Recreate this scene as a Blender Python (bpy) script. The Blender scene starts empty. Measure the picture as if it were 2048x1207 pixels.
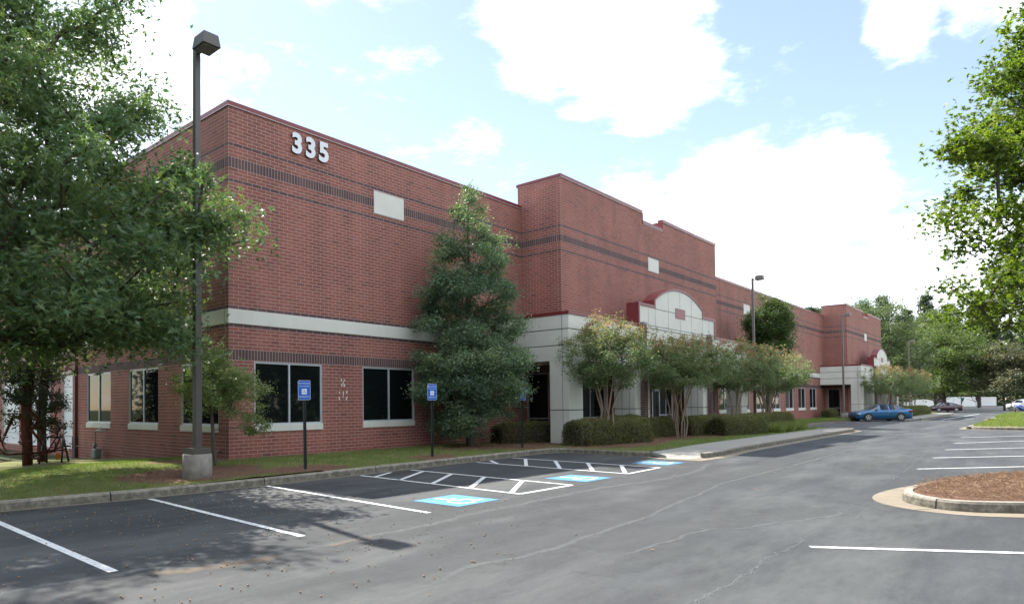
import bpy, math, random
import numpy as np
from mathutils import Vector, Matrix, noise
random.seed(7); rng = np.random.default_rng(7)
S = bpy.context.scene
COL = S.collection

# ------------------------------------------------------------------ camera, light, sky
cam_d = bpy.data.cameras.new('camera'); cam = bpy.data.objects.new('camera', cam_d); COL.objects.link(cam)
F_ = Vector((0.7285173, 0.68464988, 0.02273968)); R_ = Vector((0.6849495, -0.72853361, -0.00910814)); U_ = Vector((-0.01033074, -0.02221097, 0.99969993))
cam.matrix_world = Matrix(((R_.x, U_.x, -F_.x, -9.922), (R_.y, U_.y, -F_.y, -16.705), (R_.z, U_.z, -F_.z, 1.414), (0, 0, 0, 1)))
cam_d.sensor_width = 36; cam_d.lens = 23.741; cam_d.shift_x = 0.0865; cam_d.shift_y = 0.0864
cam_d.clip_start = .1; cam_d.clip_end = 3000
S.camera = cam
SUN_EL, SUN_AZ = math.radians(52), math.atan2(.22, .975)       # azimuth from +Y towards +X
S.view_settings.view_transform = 'Standard'; S.view_settings.look = 'None'; S.view_settings.gamma = 1
S.view_settings.exposure = 1.80
sd = bpy.data.lights.new('sun', 'SUN'); sd.energy = 3.0; sd.angle = math.radians(.53); sd.color = (1, .95, .87)
so = bpy.data.objects.new('sun', sd); COL.objects.link(so)
sdir = Vector((math.sin(SUN_AZ) * math.cos(SUN_EL), math.cos(SUN_AZ) * math.cos(SUN_EL), math.sin(SUN_EL)))
so.rotation_euler = sdir.to_track_quat('Z', 'Y').to_euler(); so.location = (0, 60, 80)

W = bpy.data.worlds.new('World'); S.world = W; W.use_nodes = True
def build_world():
    nt = W.node_tree; N = nt.nodes; L = nt.links; N.clear()
    out = N.new('ShaderNodeOutputWorld'); bg = N.new('ShaderNodeBackground'); L.new(bg.outputs[0], out.inputs[0])
    sky = N.new('ShaderNodeTexSky'); sky.sky_type = 'NISHITA'; sky.sun_disc = False
    sky.sun_elevation = SUN_EL; sky.sun_rotation = SUN_AZ; sky.air_density = 1.0; sky.dust_density = .25; sky.ozone_density = 1.0
    tc = N.new('ShaderNodeTexCoord')
    def vm(op, a, b):
        n = N.new('ShaderNodeVectorMath'); n.operation = op
        L.new(a, n.inputs[0])
        if isinstance(b, tuple): n.inputs[1].default_value = b
        else: L.new(b, n.inputs[1])
        return n
    def mt(op, a, b=None, c=None, clamp=False):
        n = N.new('ShaderNodeMath'); n.operation = op; n.use_clamp = clamp
        for i, v in enumerate((a, b, c)):
            if v is None: continue
            if isinstance(v, (int, float)): n.inputs[i].default_value = v
            else: L.new(v, n.inputs[i])
        return n.outputs[0]
    nrm = vm('NORMALIZE', tc.outputs['Generated'], (0, 0, 0)).outputs[0]
    # soft lobes broken up by noise: cloud banks in view, added fill out of view
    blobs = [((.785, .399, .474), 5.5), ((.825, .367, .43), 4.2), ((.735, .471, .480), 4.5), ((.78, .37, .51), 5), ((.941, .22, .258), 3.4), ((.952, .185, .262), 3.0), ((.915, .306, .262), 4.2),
             ((.901, .118, .416), 2.0), ((.905, .02, .435), 3.5), ((.942, .291, .150), 6), ((.987, .066, .128), 6), ((.88, .40, .17), 6), ((.2, .9, .4), 14), ((.98, -.3, .3), 7), ((.5, -.8, .45), 26), ((-.8, -.2, .5), 28), ((-.3, -.8, .35), 26), ((.1, -.2, .95), 30), ((-.6, .7, .3), 22), ((.95, -.35, .2), 14)]  # wide lobes behind and above the camera are added to brighten the shaded facade
    nz = N.new('ShaderNodeTexNoise'); nz.inputs['Scale'].default_value = 9; nz.inputs['Detail'].default_value = 9; nz.inputs['Roughness'].default_value = .64
    sc = vm('MULTIPLY', nrm, (1, 1, 2.4)); L.new(sc.outputs[0], nz.inputs['Vector'])
    acc = None
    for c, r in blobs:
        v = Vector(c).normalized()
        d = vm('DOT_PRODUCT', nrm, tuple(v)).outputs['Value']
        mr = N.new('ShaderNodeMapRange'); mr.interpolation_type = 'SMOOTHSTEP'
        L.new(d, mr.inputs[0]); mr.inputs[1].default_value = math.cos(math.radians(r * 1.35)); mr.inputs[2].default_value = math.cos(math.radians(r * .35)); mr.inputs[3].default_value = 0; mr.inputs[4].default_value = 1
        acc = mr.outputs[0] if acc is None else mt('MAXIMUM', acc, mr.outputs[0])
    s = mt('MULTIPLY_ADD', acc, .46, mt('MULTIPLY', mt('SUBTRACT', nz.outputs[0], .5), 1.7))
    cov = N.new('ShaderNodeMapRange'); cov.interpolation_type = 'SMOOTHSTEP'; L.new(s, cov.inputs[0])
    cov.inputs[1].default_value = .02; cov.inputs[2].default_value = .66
    mix = N.new('ShaderNodeMix'); mix.data_type = 'RGBA'
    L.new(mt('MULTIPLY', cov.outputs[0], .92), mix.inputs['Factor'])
    # thin high haze lifts the blue a little everywhere
    hz = N.new('ShaderNodeMix'); hz.data_type = 'RGBA'; hz.inputs['Factor'].default_value = .10
    ti = N.new('ShaderNodeMix'); ti.data_type = 'RGBA'; ti.blend_type = 'MULTIPLY'; ti.inputs['Factor'].default_value = 1; L.new(sky.outputs[0], ti.inputs[6]); ti.inputs[7].default_value = (.90, .80, .73, 1); L.new(ti.outputs[2], hz.inputs[6]); hz.inputs[7].default_value = (2.6, 3.0, 3.2, 1)
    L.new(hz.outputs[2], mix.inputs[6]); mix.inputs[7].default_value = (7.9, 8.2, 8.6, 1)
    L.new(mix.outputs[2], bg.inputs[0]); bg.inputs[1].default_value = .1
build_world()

# ------------------------------------------------------------------ materials
def mat(name, col, rough=.7, spec=.5, metal=0, noise_scale=None, noise_amt=.0, col2=None, bump=0, bump_scale=60, coat=0, emit=None, detail=4, stretch=None, transl=0):
    m = bpy.data.materials.new(name); m.use_nodes = True; nt = m.node_tree; N = nt.nodes; L = nt.links
    b = N['Principled BSDF']; b.inputs['Base Color'].default_value = (*col, 1); b.inputs['Roughness'].default_value = rough
    b.inputs['Specular IOR Level'].default_value = spec; b.inputs['Metallic'].default_value = metal
    if coat: b.inputs['Coat Weight'].default_value = coat; b.inputs['Coat Roughness'].default_value = .05
    tc = N.new('ShaderNodeTexCoord'); src = tc.outputs['Object']
    if stretch:
        mp = N.new('ShaderNodeMapping'); mp.inputs['Scale'].default_value = stretch; L.new(src, mp.inputs[0]); src = mp.outputs[0]
    if noise_scale:
        n = N.new('ShaderNodeTexNoise'); n.inputs['Scale'].default_value = noise_scale; n.inputs['Detail'].default_value = detail; n.inputs['Roughness'].default_value = .62
        L.new(src, n.inputs['Vector'])
        r = N.new('ShaderNodeMapRange'); L.new(n.outputs[0], r.inputs[0]); r.inputs[1].default_value = .3; r.inputs[2].default_value = .7
        mx = N.new('ShaderNodeMix'); mx.data_type = 'RGBA'; L.new(r.outputs[0], mx.inputs['Factor'])
        c2 = col2 if col2 else tuple(c * (1 - noise_amt) for c in col)
        mx.inputs[6].default_value = (*c2, 1); mx.inputs[7].default_value = (*col, 1)
        L.new(mx.outputs[2], b.inputs['Base Color'])
    if bump:
        n = N.new('ShaderNodeTexNoise'); n.inputs['Scale'].default_value = bump_scale; n.inputs['Detail'].default_value = 5; L.new(src, n.inputs['Vector'])
        bp = N.new('ShaderNodeBump'); bp.inputs['Strength'].default_value = bump; bp.inputs['Distance'].default_value = .01
        L.new(n.outputs[0], bp.inputs['Height']); L.new(bp.outputs[0], b.inputs['Normal'])
    if emit: b.inputs['Emission Color'].default_value = (*emit, 1); b.inputs['Emission Strength'].default_value = 1
    return m

def ramp(N, L, fac, stops):
    r = N.new('ShaderNodeValToRGB'); e = r.color_ramp.elements
    while len(e) < len(stops): e.new(.5)
    for i, (p, c) in enumerate(stops): e[i].position = p; e[i].color = (*c, 1)
    L.new(fac, r.inputs[0]); return r.outputs[0]

def leaf_mat(name, stops, rough=.42, transl=.35, tcol=None, spec=.5):
    """leaf colour picked per leaf from the 'var' attribute; light passes through the blade"""
    m = bpy.data.materials.new(name); m.use_nodes = True; nt = m.node_tree; N = nt.nodes; L = nt.links
    b = N['Principled BSDF']; out = N['Material Output']
    at = N.new('ShaderNodeAttribute'); at.attribute_name = 'var'
    c = ramp(N, L, at.outputs['Fac'], stops); L.new(c, b.inputs['Base Color'])
    b.inputs['Roughness'].default_value = rough; b.inputs['Specular IOR Level'].default_value = spec
    t = N.new('ShaderNodeBsdfTranslucent')
    g = N.new('ShaderNodeMix'); g.data_type = 'RGBA'; g.blend_type = 'MULTIPLY'; g.inputs['Factor'].default_value = 1
    L.new(c, g.inputs[6]); g.inputs[7].default_value = (*(tcol or (2.2, 2.3, .9)), 1); L.new(g.outputs[2], t.inputs[0])
    mx = N.new('ShaderNodeMixShader'); mx.inputs[0].default_value = transl; L.new(b.outputs[0], mx.inputs[1]); L.new(t.outputs[0], mx.inputs[2])
    L.new(mx.outputs[0], out.inputs[0]); return m

def brick_mat(name, stops):
    m = bpy.data.materials.new(name); m.use_nodes = True; nt = m.node_tree; N = nt.nodes; L = nt.links
    b = N['Principled BSDF']; b.inputs['Roughness'].default_value = .78; b.inputs['Specular IOR Level'].default_value = .35
    at = N.new('ShaderNodeAttribute'); at.attribute_name = 'var'; oi = N.new('ShaderNodeObjectInfo')
    ad = N.new('ShaderNodeMath'); ad.operation = 'ADD'; L.new(at.outputs['Fac'], ad.inputs[0]); L.new(oi.outputs['Random'], ad.inputs[1])
    fr = N.new('ShaderNodeMath'); fr.operation = 'FRACT'; L.new(ad.outputs[0], fr.inputs[0])
    c = ramp(N, L, fr.outputs[0], stops)
    ge = N.new('ShaderNodeNewGeometry')
    n = N.new('ShaderNodeTexNoise'); n.inputs['Scale'].default_value = .55; n.inputs['Detail'].default_value = 6; L.new(ge.outputs['Position'], n.inputs['Vector'])
    r = N.new('ShaderNodeMapRange'); L.new(n.outputs[0], r.inputs[0]); r.inputs[1].default_value = .3; r.inputs[2].default_value = .7; r.inputs[3].default_value = .86; r.inputs[4].default_value = 1.12
    n2 = N.new('ShaderNodeTexNoise'); n2.inputs['Scale'].default_value = 90; n2.inputs['Detail'].default_value = 4; L.new(ge.outputs['Position'], n2.inputs['Vector'])
    r2 = N.new('ShaderNodeMapRange'); L.new(n2.outputs[0], r2.inputs[0]); r2.inputs[1].default_value = .3; r2.inputs[2].default_value = .7; r2.inputs[3].default_value = .85; r2.inputs[4].default_value = 1.15
    mp = N.new('ShaderNodeMapping'); mp.inputs['Scale'].default_value = (1.1, 1.1, .10); L.new(ge.outputs['Position'], mp.inputs[0])
    n3 = N.new('ShaderNodeTexNoise'); n3.inputs['Scale'].default_value = 1.6; n3.inputs['Detail'].default_value = 7; L.new(mp.outputs[0], n3.inputs['Vector'])
    r3 = N.new('ShaderNodeMapRange'); L.new(n3.outputs[0], r3.inputs[0]); r3.inputs[1].default_value = .3; r3.inputs[2].default_value = .7; r3.inputs[3].default_value = .84; r3.inputs[4].default_value = 1.12
    m3 = N.new('ShaderNodeMath'); m3.operation = 'MULTIPLY'; L.new(r.outputs[0], m3.inputs[0]); L.new(r3.outputs[0], m3.inputs[1])
    mm = N.new('ShaderNodeMath'); mm.operation = 'MULTIPLY'; L.new(m3.outputs[0], mm.inputs[0]); L.new(r2.outputs[0], mm.inputs[1])
    v = N.new('ShaderNodeVectorMath'); v.operation = 'SCALE'; L.new(c, v.inputs[0]); L.new(mm.outputs[0], v.inputs['Scale'])
    L.new(v.outputs[0], b.inputs['Base Color'])
    bp = N.new('ShaderNodeBump'); bp.inputs['Strength'].default_value = .35; bp.inputs['Distance'].default_value = .006
    L.new(n2.outputs[0], bp.inputs['Height']); L.new(bp.outputs[0], b.inputs['Normal'])
    return m

M = {}
M['brick'] = brick_mat('red_brick', [(0, (.265, .093, .073)), (.35, (.302, .112, .090)), (.7, (.24, .088, .073)), (.93, (.28, .112, .094)), (1, (.185, .072, .064))])
M['dbrick'] = brick_mat('dark_brick', [(0, (.10, .06, .062)), (.5, (.125, .072, .074)), (1, (.085, .052, .057))])
M['mortar'] = mat('mortar', (.54, .415, .37), .95, .2, noise_scale=3, noise_amt=.18)
M['cream'] = mat('cream_precast', (.70, .70, .645), .8, .3, noise_scale=1.3, noise_amt=.12, bump=.25, bump_scale=220, detail=8)
M['joint'] = mat('joint_shadow', (.10, .11, .11), .9, .2)
M['cap'] = mat('red_metal_cap', (.20, .032, .036), .42, .5, noise_scale=.8, noise_amt=.2)
M['capedge'] = mat('cap_drip_edge', (.55, .5, .52), .4, .5)
M['alu'] = mat('silver_aluminium', (.52, .56, .62), .38, .5, metal=.25)
M['bronze'] = mat('bronze_aluminium', (.30, .32, .35), .45, .5, metal=.2)
M['glass'] = mat('dark_glass', (.006, .008, .009), .03, .32)
M['digit'] = mat('white_letter_face', (.72, .74, .80), .5, .5)
M['digitside'] = mat('letter_return', (.06, .06, .07), .5, .5)
M['sealant'] = mat('joint_sealant', (.34, .22, .19), .8, .3)
M['roof'] = mat('roof_membrane', (.35, .35, .34), .9, .2, noise_scale=.5, noise_amt=.2)
M['pole'] = mat('bronze_pole_paint', (.085, .078, .07), .42, .5, noise_scale=2, noise_amt=.2)
M['polefar'] = mat('weathered_pole_paint', (.16, .14, .125), .5, .5, noise_scale=2, noise_amt=.2)
M['lens'] = mat('lamp_lens', (.20, .19, .17), .25, .5)
M['conc'] = mat('old_concrete', (.33, .31, .28), .9, .3, noise_scale=5, noise_amt=.45, bump=.4, bump_scale=60, detail=8)
M['walk'] = mat('sidewalk_concrete', (.34, .325, .295), .9, .3, noise_scale=1.6, noise_amt=.16, bump=.2, bump_scale=120, detail=9)
M['tyre'] = mat('tyre_rubber', (.018, .018, .018), .8, .3)
M['rim'] = mat('alloy_rim', (.55, .55, .57), .3, .5, metal=.7)
M['blackp'] = mat('black_plastic', (.02, .02, .022), .5, .4)
M['signblue'] = mat('sign_blue', (.006, .115, .55), .4, .5)
M['signwhite'] = mat('sign_white', (.78, .8, .82), .4, .5)
M['green_post'] = mat('dark_green_post', (.022, .028, .026), .4, .5)
M['galv'] = mat('galvanised_pipe', (.30, .30, .30), .5, .5, metal=.3)
M['gas'] = mat('meter_grey_green', (.16, .20, .20), .5, .5)
M['whitepanel'] = mat('white_door_panel', (.70, .73, .76), .5, .5, noise_scale=1, noise_amt=.1)
M['bark'] = mat('bark', (.10, .075, .055), .95, .2, noise_scale=14, noise_amt=.5, bump=.8, bump_scale=30, stretch=(1, 1, .25))
M['barkg'] = mat('grey_bark', (.14, .125, .11), .95, .2, noise_scale=12, noise_amt=.4, bump=.6, bump_scale=30, stretch=(1, 1, .3))
M['barkr'] = mat('reddish_bark', (.11, .045, .035), .95, .2, noise_scale=12, noise_amt=.5, bump=.8, bump_scale=30, stretch=(1, 1, .2))
M['myrtle'] = mat('smooth_tan_bark', (.30, .225, .17), .7, .3, noise_scale=9, noise_amt=.35, stretch=(1, 1, .3))
M['oak'] = leaf_mat('oak_leaf', [(0, (.08, .14, .078)), (.45, (.11, .175, .09)), (.8, (.145, .20, .085)), (.96, (.17, .20, .065)), (1, (.24, .20, .06))], .45, .36, tcol=(1.9, 2.0, .95), spec=.35)
M['holly'] = leaf_mat('holly_leaf', [(0, (.065, .12, .085)), (.55, (.12, .185, .125)), (1, (.27, .33, .20))], .45, .28, spec=.4)
M['maple'] = leaf_mat('maple_leaf', [(0, (.06, .10, .024)), (.6, (.10, .15, .03)), (1, (.17, .20, .035))], .5, .5)
M['mapled'] = leaf_mat('dark_maple_leaf', [(0, (.045, .085, .034)), (.6, (.07, .12, .042)), (1, (.12, .16, .05))], .5, .32)
M['small'] = leaf_mat('pale_shrub_leaf', [(0, (.10, .15, .07)), (.6, (.19, .25, .11)), (1, (.36, .40, .22))], .30, .3)
M['myrt'] = leaf_mat('myrtle_leaf', [(0, (.085, .145, .07)), (.45, (.16, .235, .105)), (.68, (.26, .27, .13)), (.84, (.42, .25, .14)), (1, (.54, .20, .16))], .5, .33, tcol=(1.7, 1.6, 1.0))
M['bloom'] = leaf_mat('myrtle_bloom', [(0, (.45, .02, .09)), (1, (.62, .08, .18))], .6, .3, tcol=(1.3, 1, 1))
M['hedge'] = leaf_mat('hedge_leaf', [(0, (.07, .075, .04)), (.5, (.12, .13, .055)), (.82, (.20, .20, .075)), (1, (.24, .16, .10))], .5, .3)
M['hedgecore'] = mat('hedge_twigs', (.05, .036, .028), .95, .1)
M['cedar'] = leaf_mat('cedar_foliage', [(0, (.014, .026, .016)), (1, (.03, .048, .026))], .6, .12)
M['bigt'] = leaf_mat('broadleaf_far', [(0, (.06, .095, .05)), (.6, (.10, .14, .068)), (1, (.16, .19, .09))], .5, .25)
M['yel'] = leaf_mat('yellow_green_far', [(0, (.06, .10, .035)), (.6, (.10, .145, .045)), (1, (.15, .18, .055))], .5, .3)
M['pine'] = leaf_mat('pine_needles', [(0, (.028, .052, .03)), (1, (.055, .09, .045))], .6, .15)
M['greyt'] = leaf_mat('dusty_leaf_far', [(0, (.06, .075, .04)), (.6, (.10, .11, .065)), (1, (.17, .13, .09))], .5, .25)
M['liriope'] = leaf_mat('liriope_blade', [(0, (.08, .12, .04)), (1, (.22, .24, .10))], .5, .35)
M['grass'] = leaf_mat('grass_blade', [(0, (.09, .145, .035)), (.45, (.14, .20, .052)), (.78, (.22, .25, .085)), (1, (.33, .27, .14))], .55, .35, tcol=(1.6, 1.8, .7))
M['straw'] = leaf_mat('pine_straw', [(0, (.14, .085, .052)), (.6, (.24, .148, .088)), (1, (.42, .29, .18))], .7, .15, tcol=(1.2, 1, .9))
M['deadleaf'] = leaf_mat('fallen_leaf', [(0, (.15, .07, .03)), (1, (.36, .2, .09))], .7, .2, tcol=(1.2, 1, .9))
M['acorn'] = mat('acorn', (.26, .17, .10), .5, .4)

def ground_mat():
    m = bpy.data.materials.new('lawn_ground'); m.use_nodes = True; nt = m.node_tree; N = nt.nodes; L = nt.links
    b = N['Principled BSDF']; b.inputs['Roughness'].default_value = 1; b.inputs['Specular IOR Level'].default_value = .15
    tc = N.new('ShaderNodeTexCoord')
    n = N.new('ShaderNodeTexNoise'); n.inputs['Scale'].default_value = 1.6; n.inputs['Detail'].default_value = 9; n.inputs['Roughness'].default_value = .7; L.new(tc.outputs['Object'], n.inputs['Vector'])
    g = ramp(N, L, n.outputs[0], [(.3, (.095, .12, .04)), (.48, (.15, .165, .06)), (.6, (.22, .20, .10)), (.72, (.27, .21, .13))])
    n2 = N.new('ShaderNodeTexNoise'); n2.inputs['Scale'].default_value = 40; n2.inputs['Detail'].default_value = 6; n2.inputs['Roughness'].default_value = .8; L.new(tc.outputs['Object'], n2.inputs['Vector'])
    s = ramp(N, L, n2.outputs[0], [(.3, (.08, .045, .032)), (.5, (.16, .092, .065)), (.7, (.28, .18, .13))])
    at = N.new('ShaderNodeAttribute'); at.attribute_name = 'mulch'
    mx = N.new('ShaderNodeMix'); mx.data_type = 'RGBA'; L.new(at.outputs['Fac'], mx.inputs['Factor']); L.new(g, mx.inputs[6]); L.new(s, mx.inputs[7])
    L.new(mx.outputs[2], b.inputs['Base Color'])
    bp = N.new('ShaderNodeBump'); bp.inputs['Strength'].default_value = .8; bp.inputs['Distance'].default_value = .02; L.new(n2.outputs[0], bp.inputs['Height']); L.new(bp.outputs[0], b.inputs['Normal'])
    return m
M['ground'] = ground_mat()

def asphalt_mat():
    m = bpy.data.materials.new('asphalt'); m.use_nodes = True; nt = m.node_tree; N = nt.nodes; L = nt.links
    b = N['Principled BSDF']; b.inputs['Specular IOR Level'].default_value = .35
    tc = N.new('ShaderNodeTexCoord'); P = tc.outputs['Object']
    def nz(scale, det=6, ro=.6, st=None, off=(0, 0, 0), rz=0):
        src = P
        if st or rz:
            mp = N.new('ShaderNodeMapping'); mp.inputs['Scale'].default_value = st or (1, 1, 1); mp.inputs['Location'].default_value = off; mp.inputs['Rotation'].default_value = (0, 0, rz); L.new(P, mp.inputs[0]); src = mp.outputs[0]
        n = N.new('ShaderNodeTexNoise'); n.inputs['Scale'].default_value = scale; n.inputs['Detail'].default_value = det; n.inputs['Roughness'].default_value = ro; L.new(src, n.inputs['Vector']); return n.outputs[0]
    def mr(v, a, c, lo, hi):
        r = N.new('ShaderNodeMapRange'); L.new(v, r.inputs[0]); r.inputs[1].default_value = a; r.inputs[2].default_value = c; r.inputs[3].default_value = lo; r.inputs[4].default_value = hi; return r.outputs[0]
    def mul(a, c):
        q = N.new('ShaderNodeMath'); q.operation = 'MULTIPLY'; L.new(a, q.inputs[0]); L.new(c, q.inputs[1]); return q.outputs[0]
    base = mr(nz(.35, 10, .7), .3, .7, .76, 1.24)
    streak = mr(nz(1.1, 6, .6, (.22, 1.3, 1), (3, 1, 0), .10), .35, .75, .78, 1.30)
    grain = mr(nz(85, 5, .9), .32, .68, .45, 1.55)
    grain2 = mr(nz(24, 6, .85), .3, .7, .74, 1.27)
    dust = mr(nz(.55, 12, .76, (.4, 1.3, 1), (11, 4, 0), -.15), .46, .72, 0, .8)
    f = mul(mul(base, streak), mul(grain, grain2))
    v = N.new('ShaderNodeVectorMath'); v.operation = 'SCALE'; v.inputs[0].default_value = (.0410, .0440, .0475); L.new(f, v.inputs['Scale'])
    mx = N.new('ShaderNodeMix'); mx.data_type = 'RGBA'; L.new(dust, mx.inputs['Factor']); L.new(v.outputs[0], mx.inputs[6]); mx.inputs[7].default_value = (.112, .116, .112, 1)
    L.new(mx.outputs[2], b.inputs['Base Color']); b.inputs['Roughness'].default_value = .78
    bp = N.new('ShaderNodeBump'); bp.inputs['Strength'].default_value = .5; bp.inputs['Distance'].default_value = .006; L.new(nz(85, 5, .9), bp.inputs['Height']); L.new(bp.outputs[0], b.inputs['Normal'])
    return m
M['asphalt'] = asphalt_mat()

def worn_paint(name, col, thr=.61, under=(.055, .056, .06)):
    m = bpy.data.materials.new(name); m.use_nodes = True; nt = m.node_tree; N = nt.nodes; L = nt.links
    b = N['Principled BSDF']; b.inputs['Roughness'].default_value = .7; b.inputs['Specular IOR Level'].default_value = .3
    tc = N.new('ShaderNodeTexCoord')
    n = N.new('ShaderNodeTexNoise'); n.inputs['Scale'].default_value = 16; n.inputs['Detail'].default_value = 8; n.inputs['Roughness'].default_value = .75; L.new(tc.outputs['Object'], n.inputs['Vector'])
    c = ramp(N, L, n.outputs[0], [(.0, col), (thr - .1, tuple(x * .88 for x in col)), (thr, tuple(x * .55 + u * .4 for x, u in zip(col, under))), (thr + .06, under)])
    L.new(c, b.inputs['Base Color']); return m
M['paint'] = worn_paint('white_road_paint', (.74, .75, .74))
M['bluepaint'] = worn_paint('blue_road_paint', (.10, .30, .53), .60)

def stain_mat(name, col, amt, scale=5):
    """thin pale dust lying on the asphalt: fades to nothing at the ribbon's edges"""
    m = bpy.data.materials.new(name); m.use_nodes = True; nt = m.node_tree; N = nt.nodes; L = nt.links
    b = N['Principled BSDF']; b.inputs['Base Color'].default_value = (*col, 1); b.inputs['Roughness'].default_value = .9; b.inputs['Specular IOR Level'].default_value = .2
    out = N['Material Output']; tr = N.new('ShaderNodeBsdfTransparent'); mx = N.new('ShaderNodeMixShader')
    at = N.new('ShaderNodeAttribute'); at.attribute_name = 'edge'
    tc = N.new('ShaderNodeTexCoord'); n = N.new('ShaderNodeTexNoise'); n.inputs['Scale'].default_value = scale; n.inputs['Detail'].default_value = 9; n.inputs['Roughness'].default_value = .72; L.new(tc.outputs['Object'], n.inputs['Vector'])
    a = N.new('ShaderNodeMath'); a.operation = 'MULTIPLY_ADD'; L.new(n.outputs[0], a.inputs[0]); a.inputs[1].default_value = 1.5; L.new(at.outputs['Fac'], a.inputs[2])
    r = N.new('ShaderNodeMapRange'); r.interpolation_type = 'SMOOTHSTEP'; L.new(a.outputs[0], r.inputs[0]); r.inputs[1].default_value = 1.0; r.inputs[2].default_value = 2.0; r.inputs[4].default_value = amt
    L.new(r.outputs[0], mx.inputs[0]); L.new(tr.outputs[0], mx.inputs[1]); L.new(b.outputs[0], mx.inputs[2]); L.new(mx.outputs[0], out.inputs[0])
    return m
M['stain'] = stain_mat('pale_dust', (.17, .178, .18), .5, 7)
M['stainwide'] = stain_mat('pale_dust_film', (.105, .11, .112), .6, 2.2)
M['sand'] = stain_mat('sand_wash', (.24, .19, .135), .5)
M['crackcore'] = stain_mat('crack_core', (.018, .018, .018), .95, 30)
M['crack'] = stain_mat('crack_fill', (.19, .205, .205), .8, 22)

def curb_mat():
    m = bpy.data.materials.new('curb_concrete'); m.use_nodes = True; nt = m.node_tree; N = nt.nodes; L = nt.links
    b = N['Principled BSDF']; b.inputs['Roughness'].default_value = .92; b.inputs['Specular IOR Level'].default_value = .2
    ge = N.new('ShaderNodeNewGeometry'); tc = N.new('ShaderNodeTexCoord')
    n = N.new('ShaderNodeTexNoise'); n.inputs['Scale'].default_value = 7; n.inputs['Detail'].default_value = 9; n.inputs['Roughness'].default_value = .72; L.new(ge.outputs['Position'], n.inputs['Vector'])
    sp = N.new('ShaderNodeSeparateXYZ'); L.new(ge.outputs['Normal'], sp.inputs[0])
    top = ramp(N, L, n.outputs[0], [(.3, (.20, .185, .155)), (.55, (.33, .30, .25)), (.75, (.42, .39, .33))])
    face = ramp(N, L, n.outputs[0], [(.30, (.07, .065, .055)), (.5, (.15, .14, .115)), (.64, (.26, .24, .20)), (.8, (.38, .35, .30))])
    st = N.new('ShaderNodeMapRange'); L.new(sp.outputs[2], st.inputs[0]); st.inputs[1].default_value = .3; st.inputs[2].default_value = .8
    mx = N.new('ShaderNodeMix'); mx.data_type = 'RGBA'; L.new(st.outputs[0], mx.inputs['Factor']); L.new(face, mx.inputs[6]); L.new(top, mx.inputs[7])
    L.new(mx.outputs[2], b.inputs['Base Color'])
    bp = N.new('ShaderNodeBump'); bp.inputs['Strength'].default_value = .6; bp.inputs['Distance'].default_value = .01; L.new(n.outputs[0], bp.inputs['Height']); L.new(bp.outputs[0], b.inputs['Normal'])
    return m
M['curb'] = curb_mat()
M['gutter'] = mat('gutter_concrete', (.27, .23, .175), .9, .2, noise_scale=3, noise_amt=.3, detail=8)

# ------------------------------------------------------------------ object helpers
def link(o, parent=None):
    COL.objects.link(o)
    if parent: o.parent = parent
    return o
def tag(o, label=None, cat=None, group=None, kind=None):
    if label: o['label'] = label
    if cat: o['category'] = cat
    if group: o['group'] = group
    if kind: o['kind'] = kind
    return o
def thing(name, loc=(0, 0, 0), rz=0, label=None, cat=None, group=None):
    o = bpy.data.objects.new(name, None); o.location = loc; o.rotation_euler = (0, 0, rz); o.empty_display_size = .2
    COL.objects.link(o); return tag(o, label, cat, group)

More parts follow.
